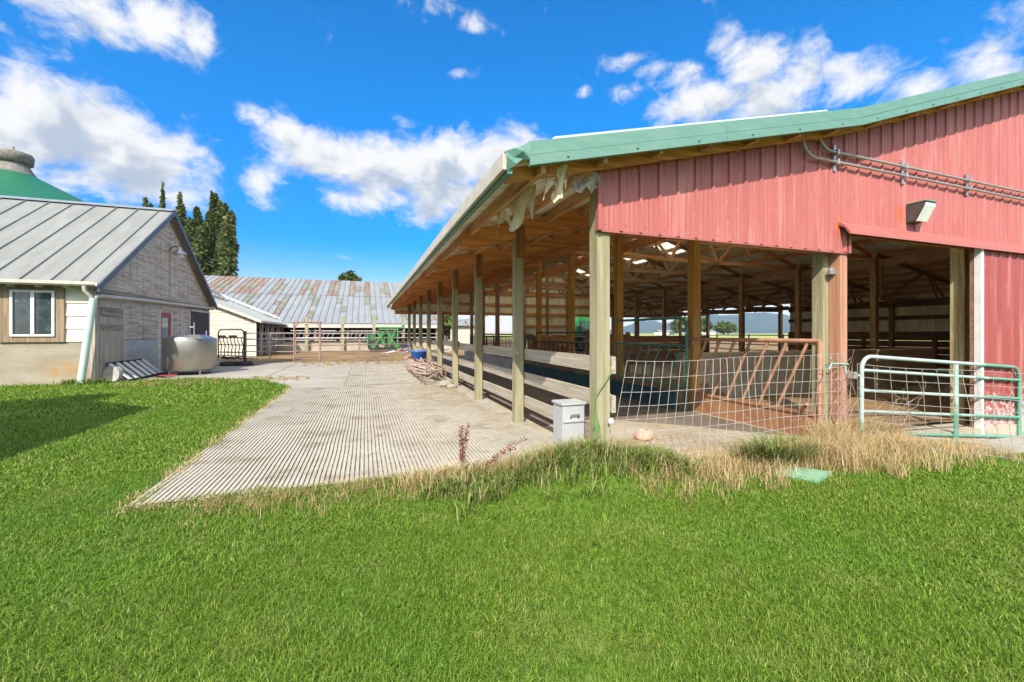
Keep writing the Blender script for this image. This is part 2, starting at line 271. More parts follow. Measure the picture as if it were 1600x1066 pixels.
# ------------------------------------------------------------------ mesh helpers
class MB:
    def __init__(s): s.v = []; s.f = []; s.mi = []; s.cur = 0; s.sm = []
    def add(s, vs, fs, smooth=False):
        o = len(s.v); s.v += [tuple(p) for p in vs]
        for f in fs: s.f.append(tuple(i + o for i in f)); s.mi.append(s.cur); s.sm.append(smooth)
    def box(s, a, b):
        x0, y0, z0 = a; x1, y1, z1 = b
        s.add([(x0, y0, z0), (x1, y0, z0), (x1, y1, z0), (x0, y1, z0), (x0, y0, z1), (x1, y0, z1), (x1, y1, z1), (x0, y1, z1)],
              [(3, 2, 1, 0), (4, 5, 6, 7), (0, 1, 5, 4), (1, 2, 6, 5), (2, 3, 7, 6), (3, 0, 4, 7)]); return s
    def beam(s, p, q, w, h, up=(0, 0, 1)):
        """rectangular bar from p to q: w across, h along up; the axis runs through the middle"""
        p = Vector(p); q = Vector(q); d = (q - p).normalized(); u = Vector(up)
        sd_ = d.cross(u)
        if sd_.length < 1e-4: sd_ = d.cross(Vector((1, 0, 0)))
        sd_.normalize(); u = sd_.cross(d).normalized()
        vs = []
        for c in (p, q):
            for a, b in ((-1, -1), (1, -1), (1, 1), (-1, 1)): vs.append(c + sd_ * (a * w / 2) + u * (b * h / 2))
        s.add(vs, [(0, 1, 2, 3), (7, 6, 5, 4), (0, 4, 5, 1), (1, 5, 6, 2), (2, 6, 7, 3), (3, 7, 4, 0)]); return s
    def tube(s, pts, r, n=6, r2=None, cap=True):
        pts = [Vector(p) for p in pts]; k = len(pts); vs = []
        ref = None
        for i, p in enumerate(pts):
            d = (pts[min(i + 1, k - 1)] - pts[max(i - 1, 0)]).normalized()
            if ref is None: ref = d.cross(Vector((0, 0, 1))); ref = ref if ref.length > 1e-3 else d.cross(Vector((1, 0, 0)))
            a = (ref - d * ref.dot(d)).normalized(); ref = a; b = d.cross(a)
            rr = r if r2 is None else r + (r2 - r) * i / max(1, k - 1)
            for j in range(n):
                t = 2 * math.pi * j / n; vs.append(p + a * (math.cos(t) * rr) + b * (math.sin(t) * rr))
        fs = [(i * n + j, i * n + (j + 1) % n, (i + 1) * n + (j + 1) % n, (i + 1) * n + j) for i in range(k - 1) for j in range(n)]
        s.add(vs, fs, n > 4)
        if cap: s.add(vs[:n], [tuple(range(n - 1, -1, -1))]); s.add(vs[-n:], [tuple(range(n))])
        return s
    def lathe(s, prof, n=24, c=(0, 0, 0), sx=1, sy=1, smooth=True):
        vs = [(c[0] + sx * r * math.cos(2 * math.pi * j / n), c[1] + sy * r * math.sin(2 * math.pi * j / n), c[2] + z) for r, z in prof for j in range(n)]
        fs = [(i * n + j, i * n + (j + 1) % n, (i + 1) * n + (j + 1) % n, (i + 1) * n + j) for i in range(len(prof) - 1) for j in range(n)]
        s.add(vs, fs, smooth); return s
    def prism(s, poly, axis, a, b):
        """poly: 2-D outline, extruded along axis 'x'|'y'|'z' from a to b"""
        def P(u, v, w): return {'x': (w, u, v), 'y': (u, w, v), 'z': (u, v, w)}[axis]
        n = len(poly); vs = [P(u, v, a) for u, v in poly] + [P(u, v, b) for u, v in poly]
        s.add(vs, [tuple(range(n)), tuple(range(2 * n - 1, n - 1, -1))] + [(i, i + n, (i + 1) % n + n, (i + 1) % n) for i in range(n)]); return s
    def grid(s, rows, smooth=False):
        n = len(rows[0]); vs = [p for r in rows for p in r]
        s.add(vs, [(i * n + j, i * n + j + 1, (i + 1) * n + j + 1, (i + 1) * n + j) for i in range(len(rows) - 1) for j in range(n - 1)], smooth); return s
    def build(s, name, mats, parent=None, recalc=True):
        me = bpy.data.meshes.new(name); off = parent_base(parent)
        me.from_pydata([(x - off[0], y - off[1], z - off[2]) for x, y, z in s.v], [], s.f)
        mats = mats if isinstance(mats, (list, tuple)) else [mats]
        for m in mats: me.materials.append(m)
        me.polygons.foreach_set('material_index', s.mi); me.polygons.foreach_set('use_smooth', s.sm)
        me.update()
        o = bpy.data.objects.new(name, me); COL.objects.link(o)
        if parent is not None: o.parent = parent
        return o
def parent_base(p):
    o = Vector((0, 0, 0))
    while p is not None: o += p.location; p = p.parent
    return o
def tag(o, label=None, cat=None, group=None, kind=None):
    if label: o['label'] = label
    if cat: o['category'] = cat
    if group: o['group'] = group
    if kind: o['kind'] = kind
    return o
def thing(name, loc, label, cat, group=None):
    o = bpy.data.objects.new(name, None); COL.objects.link(o); o.location = loc; o.empty_display_size = .2
    return tag(o, label, cat, group)
def single(mb, name, m, loc, label, cat, group=None):
    """a thing that is one mesh, its origin at loc"""
    mb.v = [(x - loc[0], y - loc[1], z - loc[2]) for x, y, z in mb.v]
    o = mb.build(name, m); o.location = loc; return tag(o, label, cat, group)
def copy_tree(o, parent=None):
    c = o.copy(); COL.objects.link(c); c.parent = parent
    for ch in o.children: copy_tree(ch, c)
    return c
def arc(c, r, a0, a1, n, ax, ay):
    """points of an arc round c in the plane of the unit vectors ax, ay"""
    return [Vector(c) + Vector(ax) * (r * math.cos(a0 + (a1 - a0) * i / n)) + Vector(ay) * (r * math.sin(a0 + (a1 - a0) * i / n)) for i in range(n + 1)]
def ribs(a, b, pitch=.229, w=.045, h=.02, minor=True):
    """(position, height) pairs of a ribbed steel sheet"""
    out = []; x = a
    while x < b - 1e-6:
        out += [(x, 0), (x + w * .25, h), (x + w * .75, h), (x + w, 0)]
        if minor:
            for k in (.42, .66): out += [(x + pitch * k, 0), (x + pitch * k + .008, .004), (x + pitch * k + .02, .004), (x + pitch * k + .028, 0)]
        x += pitch
    out = [(p, q) for p, q in out if p < b - 1e-4] + [(b, 0)]
    return out

def leaf_cloud(pos, nrm, size, tint, aspect=1.0):
    """numpy mesh of small quads"""
    n = len(pos); t = np.cross(nrm, RNG.normal(size=(n, 3))); t /= np.linalg.norm(t, axis=1)[:, None] + 1e-9
    b = np.cross(nrm, t); s = size[:, None]
    v = np.stack([pos - t * s - b * s * .55 * aspect, pos + t * s * .2 - b * s * .8 * aspect, pos + t * s + b * s * .3 * aspect, pos - t * s * .1 + b * s * .9 * aspect], 1).reshape(-1, 3)
    return v, np.arange(n * 4).reshape(-1, 4), tint
def np_mesh(name, v, f, tint, m, parent=None, loc=None):
    off = np.array(parent_base(parent)) if loc is None else np.array(loc)
    me = bpy.data.meshes.new(name); nf, k = f.shape
    me.vertices.add(len(v)); me.vertices.foreach_set('co', (v - off).astype(np.float32).ravel())
    me.loops.add(nf * k); me.loops.foreach_set('vertex_index', f.astype(np.int32).ravel())
    me.polygons.add(nf); me.polygons.foreach_set('loop_start', np.arange(0, nf * k, k, dtype=np.int32))
    a = me.attributes.new('tint', 'FLOAT', 'FACE'); a.data.foreach_set('value', tint.astype(np.float32))
    me.materials.append(m); me.update(calc_edges=True)
    o = bpy.data.objects.new(name, me); COL.objects.link(o)
    if parent is not None: o.parent = parent
    elif loc is not None: o.location = loc
    return o
def blades(xy, z, h, w, lean, tint, heading=None):
    """bent grass blades: 5 vertices, 3 triangles each"""
    n = len(xy); a = RNG.uniform(0, 2 * np.pi, n) if heading is None else heading
    dx, dy = np.cos(a), np.sin(a); fa = a + np.pi / 2 + RNG.normal(0, .5, n); fx, fy = np.cos(fa) * w / 2, np.sin(fa) * w / 2
    base = np.stack([xy[:, 0], xy[:, 1], z], 1)
    side = np.stack([fx, fy, np.zeros(n)], 1); ln = np.stack([dx, dy, np.zeros(n)], 1)
    mid = base + ln * (h * lean * .32)[:, None]; mid[:, 2] += h * .6
    tip = base + ln * (h * lean)[:, None]; tip[:, 2] += h * np.clip(1 - lean * .3, .15, 1)
    v = np.stack([base - side, base + side, mid - side * .8, mid + side * .8, tip], 1).reshape(-1, 3)
    i = np.arange(n)[:, None] * 5
    f = np.stack([i + [0, 1, 2], i + [1, 3, 2], i + [2, 3, 4]], 1).reshape(-1, 3)
    return v, f, np.repeat(tint, 3)

# ------------------------------------------------------------------ ground
def zg(x, y):
    """the lawn falls away a little to the right, in front of the barn door"""
    x = np.asarray(x, float); y = np.asarray(y, float)
    a = np.clip((x - 5.0) / 4.2, 0, 1); a = a * a * (3 - 2 * a)
    berm =   .16 * np.exp(-((x - 1.95) / .62) ** 2 - ((y - 3.45) / .36) ** 2)          # soil banked up round the corner post
    return -.34 * a * np.clip((4.6 - y) / .8, 0, 1) + berm
def lawn_edge(x):
    return np.interp(x, [-30, -6.95, -6.9, -4.9, -3.05, -1.75, -1.70, 2.25, 2.35, 8.6, 8.7, 30],
                     [14.3, 14.3, 14.6, 15.0, 14.1, 11.9, 4.12, 4.02, 3.45, 3.4, 3.55, 3.55])
def build_ground():
    m = MB(); xs = np.unique(np.concatenate([np.linspace(-30, 30, 61), np.linspace(4, 11, 29), np.linspace(-.5, 5, 45)])); ys = np.unique(np.concatenate([np.linspace(-12, 16, 29), np.linspace(2, 5, 31)]))
    m.grid([[(x, y, float(zg(x, y)) - .012) for x in xs] for y in ys], True)
    tag(m.build('lawn_ground', M['soil']), kind='structure')
    m = MB(); m.grid([[(x, y, -.47) for x in (-9000, 9000)] for y in (-3000, 12000)])
    tag(m.build('far_field', M['field']), kind='structure')
    m = MB(); m.box((-60, 16.0, -.3), (60, 90, -.03)); tag(m.build('yard_ground', M['dirt']), kind='structure')
    # grooved slabs: real grooves pressed along the drive
    for (x0, x1, y0, y1, pitch) in ((-1.74, 2.28, 4.05, 11.55, .0425), (-.48, 1.95, 11.6, 18.9, .0425)):
        m = MB(); prof = []; x = x0; k = 0
        while x < x1:
            prof += [(x, .012), (x + pitch * .66, .012), (x + pitch * .74, .0), (x + pitch * .92, .0)]; x += pitch
        rows = []; ny = 26
        for j in range(ny + 1):
            y = y0 + (y1 - y0) * j / ny; wob = .004 * math.sin(j * 1.3) + .003 * math.sin(j * 3.1)
            rows.append([(px + wob * math.sin(px * 5), y, pz + random.uniform(-.001, .001)) for px, pz in prof])
        m.grid(rows)
        m.box((x0, y0, -.2), (x1, y1, -.009))
        tag(m.build('grooved_concrete', M['groove']), kind='structure')
    m = MB()
    slabs = [[(-6.9, 14.45), (-4.9, 15.05), (-4.9, 21.7), (-6.9, 24.3)], [(-4.87, 15.04), (-3.05, 14.15), (-2.9, 14.0), (-2.9, 21.6), (-4.87, 21.7)],
             [(-2.87, 13.9), (-1.75, 11.7), (-.5, 11.62), (-.5, 14.6), (-2.87, 14.9)], [(-2.87, 14.93), (-.5, 14.63), (-.5, 19.0), (-2.87, 21.6)],
             [(-2.8, 21.6), (-.5, 19.05), (2.0, 18.95), (2.0, 21.3)]]
    for s in slabs: m.prism(s, 'z', -.2, random.uniform(-.002, .004))
    tag(m.build('concrete_apron', M['concrete']), kind='structure')
    m = MB(); m.box((1.98, 11.6, -.2), (19.6, 22.6, -.004)); m.box((2.31, 3.42, -.28), (19.6, 11.57, 0)); tag(m.build('barn_floor', M['barnfloor']), kind='structure')
    m = MB(); m.prism([(8.3, 3.15), (9.95, 3.2), (9.95, 3.41), (5.3, 3.41), (5.2, 3.1)], 'z', -.5, -.16); tag(m.build('door_sill_slab', M['concrete']), kind='structure')
    m = MB(); m.prism([(2.42, 5.55), (2.9, 5.9), (3.6, 5.7), (4.5, 4.9), (5.2, 4.05), (5.32, 4.05), (5.32, 22), (2.42, 22)], 'z', -.05, .005); tag(m.build('dark_floor', M['darkfloor']), kind='structure')  # darker floor sheet beyond the pale near strip
    # manured bedding heaped inside the doorway
    m = MB(); rows = []
    for j in range(16):
        y = 3.75 + 2.9 * j / 15
        rows.append([(5.7 + 6.5 * i / 24, y, .006 + .26 * max(0, math.exp(-((i / 24 * 6.5 - .8) / 1.9) ** 2 - ((y - 5.0) / 1.0) ** 2)) + .02 * random.random()) for i in range(25)])
    m.grid(rows, True); tag(m.build('bedding_ground', M['dirt']), kind='structure')
def grv(t, tc, v, c):
    x, y, z = objz(t, tc)
    fill = t.smooth(t.noise(tc.outputs['Object'], 7, 5, .7), .38, .62, .12, .95)
    return t.mix(t.math('MULTIPLY', t.smooth(z, .004, .0110, 1, 0), fill), c, (.13, .10, .07))
M['groove'] = mat('grooved concrete', (0.421, 0.39, 0.326), (0.366, 0.334, 0.271), 1.1, .9, 0, .25, 45, spots=[((0.234, 0.199, 0.135), 2.2, .52, .70, .75), ((0.405, 0.318, 0.159), 1.1, .66, .76, .45), ((0.444, 0.422, 0.366), 18, .55, .7, .5)], extra=grv, spec=.2, rnd=False)
build_ground()

def scatter(n, box, ok):
    p = np.stack([RNG.uniform(box[0], box[1], n), RNG.uniform(box[2], box[3], n)], 1)
    return p[ok(p)]
def on_lawn(p, pad=0.):
    wob = .05 * np.sin(p[:, 0] * 5.1) + .03 * np.sin(p[:, 0] * 13.7 + 1) + .02 * np.sin(p[:, 1] * 7)
    return (p[:, 1] < lawn_edge(p[:, 0] + wob * .6) + wob * .7 - pad)
def build_lawn():
    V, F, T = [], [], []; off = 0
    rings = [(.25, 3.0, 16500, .033, .0031), (3.0, 5.5, 9000, .034, .0046), (5.5, 10, 3300, .040, .0085), (10, 18.5, 1100, .06, .016)]
    for r0, r1, den, h, w in rings:
        n = int(den * (2 * r1) ** 2 / 2)
        def ok(p):
            r = np.hypot(p[:, 0], p[:, 1]); a = np.degrees(np.arctan2(p[:, 0], p[:, 1])) - 19.3
            k = (r >= r0) & (r < r1) & (np.abs(a) < (105 if r0 < 1 else 78 if r0 < 5 else 62))
            k[k] &= on_lawn(p[k]); return k
        p = scatter(n, (-r1, r1, 0, r1), ok); n = len(p)
        if not n: continue
        z = zg(p[:, 0], p[:, 1]) - .012
        cl = .5 + .5 * np.sin(p[:, 0] * 2.1 + 1.3 * np.sin(p[:, 1] * 1.7)) * np.cos(p[:, 1] * 2.6 + np.sin(p[:, 0] * 3.3))
        hh = h * RNG.uniform(.55, 1.25, n) * (.85 + .3 * cl); tint = np.clip(RNG.normal(.47, .27, n) + (cl - .5) * .12, 0, .93)
        dry = RNG.random(n) < .012; tint[dry] = RNG.uniform(.94, 1, dry.sum())
        # patchy uncut verge close to the concrete
        edge = lawn_edge(p[:, 0]) - p[:, 1]; ver = np.exp(-np.clip(edge, 0, 9) / .22) * (RNG.random(n) < .5); hh *= 1 + ver * 1.1
        v, f, tt = blades(p, z, hh, w * RNG.uniform(.7, 1.3, n), RNG.uniform(.2, 1.5, n), tint)
        V.append(v); F.append(f + off); T.append(tt); off += len(v)
    o = np_mesh('lawn_grass', np.concatenate(V), np.concatenate(F), np.concatenate(T), M['grass']); tag(o, 'short bright green mown lawn grass', 'grass', kind='stuff')
build_lawn()

def build_weeds():
    # straw coloured grass along the front of the barn
    V, F, T = [], [], []; off = 0
    def put(n, fx, fy, h, w, tint, lean=(.2, .9), clump=0):
        nonlocal off
        x = fx(n); y = fy(n)
        if clump:
            cx = fx(clump); cy = fy(clump); i = RNG.integers(0, clump, n); x = cx[i] + RNG.normal(0, .045, n); y = cy[i] + RNG.normal(0, .035, n)
        p = np.stack([x, y], 1); hh = h * RNG.uniform(.45, 1.15, n)
        v, f, t = blades(p, zg(x, y) - .02, hh, w * RNG.uniform(.7, 1.3, n), RNG.uniform(*lean, n), tint(n))
        V.append(v); F.append(f + off); T.append(t); off += len(v)
    U = RNG.uniform
    dry = lambda n: np.clip(RNG.normal(.62, .22, n), 0, 1)
    mixd = lambda n: np.clip(RNG.normal(.30, .2, n), 0, 1)
    put(7000, lambda n: U(2.6, 8.2, n), lambda n: 3.42 - np.abs(RNG.normal(0, .27, n)), .22, .0045, dry, clump=420)
    put(5200, lambda n: U(4.1, 6.0, n), lambda n: 3.28 - np.abs(RNG.normal(0, .27, n)), .31, .0045, dry, clump=190)
    put(3400, lambda n: U(2.2, 5.2, n), lambda n: 3.35 - np.abs(RNG.normal(0, .30, n)), .12, .0045, mixd, clump=330)
    put(4200, lambda n: U(-1.75, .9, n), lambda n: RNG.normal(4.02, .06, n), .06, .0045, dry, clump=260)
    put(4400, lambda n: U(-1.2, 2.6, n), lambda n: 4.0 - np.abs(RNG.normal(0, .24, n)), .10, .004, mixd, clump=420)
    put(2800, lambda n: U(.4, 2.7, n) ** 1.0, lambda n: 3.86 - np.abs(RNG.normal(0, .16, n)), .22, .0050, dry, clump=170)
    put(3000, lambda n: U(4.9, 6.4, n), lambda n: RNG.normal(3.45, .09, n), .42, .0040, dry, clump=60)
    put(1500, lambda n: -1.73 + RNG.normal(0, .03, n), lambda n: U(4.1, 11.6, n), .09, .006, dry, clump=110)
    put(1500, lambda n: U(-6, -1.6, n), lambda n: U(13.0, 14.6, n), .12, .012, mixd, clump=60)
    put(700, lambda n: U(1.9, 2.3, n), lambda n: U(4.6, 11, n), .06, .006, dry, clump=60)
    put(900, lambda n: U(-2.8, 1.9, n), lambda n: RNG.normal(20.4, .7, n), .14, .014, mixd, clump=60)
    put(2200, lambda n: RNG.normal(1.8, .55, n), lambda n: 3.84 - np.abs(RNG.normal(0, .22, n)), .27, .0042, dry, clump=150)
    o = np_mesh('dry_grass', np.concatenate(V), np.concatenate(F), np.concatenate(T), M['drygrass']); tag(o, 'long straw coloured dead grass along the front of the barn', 'dry grass', kind='stuff')
    V, F, T = [], [], []; off = 0
    wd = lambda n: np.clip(RNG.normal(.5, .25, n), 0, 1)
    put(4600, lambda n: 2.75 - 2.3 * U(0, 1, n) ** 1.4, lambda n: 3.80 - np.abs(RNG.normal(0, .30, n)), .17, .010, wd, clump=230)
    put(2200, lambda n: RNG.normal(2.0, .38, n), lambda n: 3.68 - np.abs(RNG.normal(0, .20, n)), .26, .009, wd, clump=110)
    put(1500, lambda n: U(2.4, 2.9, n), lambda n: RNG.normal(3.4, .1, n), .24, .010, wd, clump=40)
    put(1300, lambda n: U(8.9, 9.9, n), lambda n: RNG.normal(3.35, .1, n), .26, .012, wd, clump=40)
    put(800, lambda n: U(-7.4, -6.6, n), lambda n: RNG.normal(14.25, .1, n), .2, .02, wd, clump=30)
    o = np_mesh('weeds', np.concatenate(V), np.concatenate(F), np.concatenate(T), M['weed']); tag(o, 'low green weeds growing at the foot of the barn corner', 'weeds', kind='stuff')
    # one big tussock of coarse green grass, a thing of its own
    n = 1100; p = np.stack([RNG.normal(4.05, .17, n), RNG.normal(3.24, .09, n)], 1); d = np.arctan2(p[:, 1] - 3.25, p[:, 0] - 4.03) + RNG.normal(0, .5, n)
    v, f, t = blades(p, np.zeros(n) - .02, RNG.uniform(.18, .38, n), RNG.uniform(.005, .010, n), RNG.uniform(.5, 1.2, n), np.clip(RNG.normal(.35, .2, n), 0, .9), d)
    tag(np_mesh('grass_tussock', v, f, t, M['weed'], loc=(4.05, 3.25, 0)), 'coarse dark green grass tussock in front of the wire panel, beside the green mat', 'grass tussock')
    # docks with brown seed spikes
    for k, (x, y, sc, lab) in enumerate(((.84, 3.80, 1, 'tall dried dock plant with dark brown seed spikes at the grooved slab edge'),
                                         (1.02, 3.72, .62, 'smaller dried dock plant with a brown seed spike leaning to the right'))):
        root = thing('dock_plant', (x, y, 0), lab, 'dock plant', 'dried docks at the slab edge')
        m = MB(); P, Tn = [], []
        for q in range(4 if k == 0 else 2):
            a = random.uniform(-.6, .6) if k == 0 else .9; hgt = sc * random.uniform(.42, .60) * (1 if k == 0 else 1.3); ang = random.uniform(0, 6.28) if k == 0 else random.uniform(-.3, .2)
            lx, ly = math.cos(ang) * a * .3 * hgt, math.sin(ang) * a * .2 * hgt
            if k: lx, ly = hgt * .95, .1 * hgt
            pts = [(x + lx * s * s, y + ly * s * s, -.02 + hgt * s * (1 - .25 * k * s)) for s in (0, .3, .6, .8, 1)]
            m.tube(pts, .004, 5, .002)
            for s in np.linspace(.35, 1, 110): P.append((x + lx * s * s + random.gauss(0, .013), y + ly * s * s + random.gauss(0, .013), hgt * s * (1 - .25 * k * s) + random.gauss(0, .008)))
        m.build('stem', M['stick'], root)
        P = np.array(P); n = len(P); v, f, t = leaf_cloud(P, RNG.normal(size=(n, 3)) + 1e-3, RNG.uniform(.004, .009, n), RNG.random(n)); np_mesh('seed_spike', v, f, t, M['dock'], root)
        n = 26; p = np.stack([RNG.normal(x, .05, n), RNG.normal(y, .04, n)], 1); v, f, t = blades(p, np.zeros(n) - .02, RNG.uniform(.12, .24, n), RNG.uniform(.02, .035, n), RNG.uniform(.4, 1, n), RNG.uniform(.1, .6, n)); np_mesh('leaf', v, f, t, M['weed'], root)
build_weeds()
def build_straw():
    V, F, T = [], [], []; off = 0
    for n, fx, fy, z in ((900, lambda n: RNG.normal(2.9, .5, n), lambda n: RNG.normal(4.45, .13, n), .004), (1500, lambda n: RNG.uniform(2.4, 5.3, n), lambda n: RNG.normal(3.85, .2, n), .004),
                      (1500, lambda n: 2.05 - np.abs(RNG.normal(0, .30, n)), lambda n: RNG.uniform(5.2, 11.0, n), .013), (700, lambda n: RNG.normal(1.3, .35, n), lambda n: RNG.normal(8.2, 1.0, n), .013), (900, lambda n: RNG.normal(1.5, .4, n), lambda n: RNG.normal(10.6, .9, n), .013),
                      (260, lambda n: RNG.uniform(-1.6, 1.9, n), lambda n: RNG.uniform(4.2, 11, n), .013), (1200, lambda n: RNG.normal(.2, 1.4, n), lambda n: RNG.normal(19.6, .7, n), .02), (1500, lambda n: RNG.uniform(5.6, 8.4, n), lambda n: RNG.uniform(3.9, 5.6, n), .05)):
        p = np.stack([fx(n), fy(n)], 1); v, f, t = blades(p, np.zeros(n) + z, RNG.uniform(.02, .05, n) * (1 + (p[:, 1] > 15)), RNG.uniform(.003, .006, n) * (1 + 1.2 * (p[:, 1] > 8)), RNG.uniform(1.8, 3.5, n), np.clip(RNG.normal(.65, .2, n), .2, 1)); v[:, 2] = z + (v[:, 2] - z) * .25
        V.append(v); F.append(f + off); T.append(t); off += len(v)
    tag(np_mesh('straw_litter', np.concatenate(V), np.concatenate(F), np.concatenate(T), M['drygrass']), 'loose straw litter strewn over the concrete along the barn posts', 'straw', kind='stuff')
build_straw()

# ------------------------------------------------------------------ the pole barn
BAY = [3.62 + 2.34 * i for i in range(9)]          # post rows, front to back
XL, XM, XC, XR = 2.18, 5.5, 14.4, 19.5             # post lines: lean-to edge, main left, main right, right wall
Y1 = BAY[-1]
def roof_z(x):
    if x < 5.33: return 3.855 - .245 * (5.33 - x)
    if x < 9.95: return 3.855 + .33 * (x - 5.33)
    if x < 14.57: return 5.38 - .33 * (x - 9.95)
    return 3.855 - .20 * (x - 14.57)
def sag(x, y): return -.045 * math.exp(-(y - 3.27) / 1.6) * min(1, max(0, (2.7 - x) / 1.5))
def build_barn():
    root = thing('pole_barn', (XM, 3.62, 0), 'long open sided pole barn with red steel gable, green rake trim and bare timber posts', 'barn')
    # --- roof: ribbed sheets, ribs running down the slope
    m = MB(); prof = ribs(3.22, 22.72, .305, .05, .022, False)
    xs = [1.10, 1.5, 2.0, 2.7, 4.0, 5.33, 7.5, 9.95, 12.2, 14.57, 17, 19.85]
    for top in (0, 1):
        m.cur = top
        rows = [[(x, y, roof_z(x) + h + sag(x, y) + (.03 if top else 0)) for y, h in prof] for x in xs]
        k0 = len(m.f); m.grid(rows); npf = len(prof) - 1
        for k in range(k0, len(m.f)):                                         # fibreglass sheets added near the ridge to brighten the interior
            r_, c_ = divmod(k - k0, npf)
            if r_ in (5, 6, 7) and (prof[c_][0] - 4.2) % 2.34 < .92: m.mi[k] = 2
    roof = m.build('roof', [M['roofsteel'], M['rooftop'], M['fill_fibreglass']], root)
    m = MB()                                                                  # eave edge trim and old gutter board, left side
    n = 14; pts = [(1.085, 3.22 + (22.72 - 3.22) * i / n) for i in range(n + 1)]
    for i in range(n):
        (x, a), (_, b) = pts[i], pts[i + 1]
        za, zb = roof_z(x) + sag(x, a), roof_z(x) + sag(x, b)
        m.beam((x - .02, a, za - .03), (x - .02, b, zb - .03), .035, .13)
    m.build('eave_trim', M['gutterwhite'], roof)
    m = MB()
    for i in range(n):
        (x, a), (_, b) = pts[i], pts[i + 1]
        m.beam((x + .025, a, roof_z(x) + sag(x, a) - .10), (x + .025, b, roof_z(x) + sag(x, b) - .10), .04, .05)
    m.build('drip_edge', M['greenmetal_dark'], roof)
    # --- green rake trim on the front, two folded faces, in lengths
    cuts = [1.27, 3.35, 5.33, 6.9, 8.4, 9.95]
    for a, b in zip(cuts, cuts[1:]):
        m = MB()
        za, zb = roof_z(a), roof_z(b)
        m.prism([(a + .004, za - .047), (b, zb - .047), (b, zb + .055), (a + .004, za + .055)], 'y', 3.205, 3.24)
        m.prism([(a + .004, za - .137), (b, zb - .137), (b, zb - .055), (a + .004, za - .055)], 'y', 3.19, 3.236)
        m.prism([(a + .004, za + .055), (b, zb + .055), (b, zb + .065), (a + .004, za + .065)], 'y', 3.205, 3.42)
        for k in range(3):
            x = a + (b - a) * (k + .5) / 3; m.lathe([(0, .006), (.010, .004), (.012, 0)], 6, (x, 3.186, roof_z(x) - .105))
        m.build('fascia', M['greentrim'], roof)
    m = MB()                                                                  # crumpled corner piece
    za = roof_z(1.28); zc = roof_z(1.07) + sag(1.07, 3.27)
    m.grid([[(1.065, 3.20, zc + .045), (1.13, 3.178, zc + .07), (1.20, 3.21, za + .01), (1.285, 3.200, za + .06)],
            [(1.06, 3.17, zc - .005), (1.135, 3.20, zc + .005), (1.21, 3.175, za - .04), (1.285, 3.198, za - .052)],
            [(1.09, 3.21, zc - .10), (1.15, 3.18, zc - .055), (1.22, 3.212, za - .085), (1.285, 3.192, za - .10)]], False)
    m.grid([[(1.065, 3.20, zc + .045), (1.13, 3.178, zc + .07), (1.20, 3.21, za + .01), (1.285, 3.200, za + .06)],
            [(1.05, 3.45, zc + .05), (1.13, 3.45, zc + .075), (1.20, 3.45, za + .015), (1.285, 3.45, za + .066)]])
    m.build('fascia', M['greentrim'], roof)
    m = MB(); m.prism([(1.47, roof_z(1.47) + .066), (4.85, roof_z(4.85) + .075), (4.85, roof_z(4.85) + .098), (1.52, roof_z(1.52) + .100)], 'y', 3.25, 3.9)
    m.build('cap_flashing', M['rooftop'], roof)
    # --- purlins
    px = [1.42 + .60 * i for i in range(7)] + [5.75 + .70 * i for i in range(6)] + [10.3 + .70 * i for i in range(6)] + [14.8 + .72 * i for i in range(7)]
    for i, x in enumerate(px):
        m = MB(); z = roof_z(x) - .085
        segs = [3.25] + [3.9, 4.8] + [b for b in BAY[1:]] + [22.6] if x < 2.7 else [3.25, 22.6]
        for a, b in zip(segs, segs[1:]): m.beam((x, a, z + sag(x, a)), (x, b, z + sag(x, b)), .045, .14)
        m.build('purlin', M['purlin'], root)
    for xa, xb in ((1.12, 5.33), (5.33, 9.95)):                                # barge rafter behind the green trim
        m = MB(); m.beam((xa, 3.42, roof_z(xa) - .09 + (sag(xa, 3.40) if xa < 2 else 0)), (xb, 3.42, roof_z(xb) - .09), .04, .12); m.build('barge_rafter', M['rafter'], root)
    # --- posts
    def post(x, y, ztop, w, ma, name='post', zb=-.3):
        m = MB(); m.beam((x, y, zb), (x, y, ztop), w, w, (0, 1, 0)); return m.build(name, M[ma], root)
    for i, y in enumerate(BAY):
        raf_b = roof_z(XL) - .305
        p = post(XL, y, raf_b + (.0 if i else .45), .132 if i else .142, 'post')
        if i:
            m = MB(); m.beam((XL, y - .10, raf_b - .30), (XL, y - .10, raf_b + .16), .14, .045, (0, 1, 0))
            for dz in (-.2, -.06, .08): m.lathe([(0, .0), (.012, 0)], 6, (XL + .03, y - .126, raf_b + dz))
            m.build('splice_board', M['post_red_dark'], p)
        post(XM, y, 3.62, .15, 'post_yellow' if i in (1, 2, 3, 4) else 'post_dark') if i else None
        post(XC, y, 3.62, .15, 'post_dark')
        if i != 0: post(XR, y, roof_z(XR) - .2, .14, 'post_dark')
    # front jamb posts
    post(5.47, 3.74, 2.36, .14, 'post'); post(5.56, 3.60, 2.36, .13, 'post_red')
    post(8.45, 3.74, 2.74, .16, 'post_stained'); post(8.66, 3.70, 2.6, .09, 'post_yellow')
    # --- lean-to rafters, a pair of planks at every post, and those running behind the red panel
    def raf(y, x0, x1, m):
        m.prism([(x0, roof_z(x0) - .315), (x1, roof_z(x1) - .315), (x1, roof_z(x1) - .055), (x0 + .03, roof_z(x0) - .055)], 'y', y - .022, y + .022)
    for i, y in enumerate(BAY):
        m = MB(); raf(y - .098 if i else y + .04, 1.28 if i else 2.3, XM + .06, m); raf(y + .098, 1.30 if i else 2.3, XM + .06, m); m.build('rafter', M['rafter'], root)
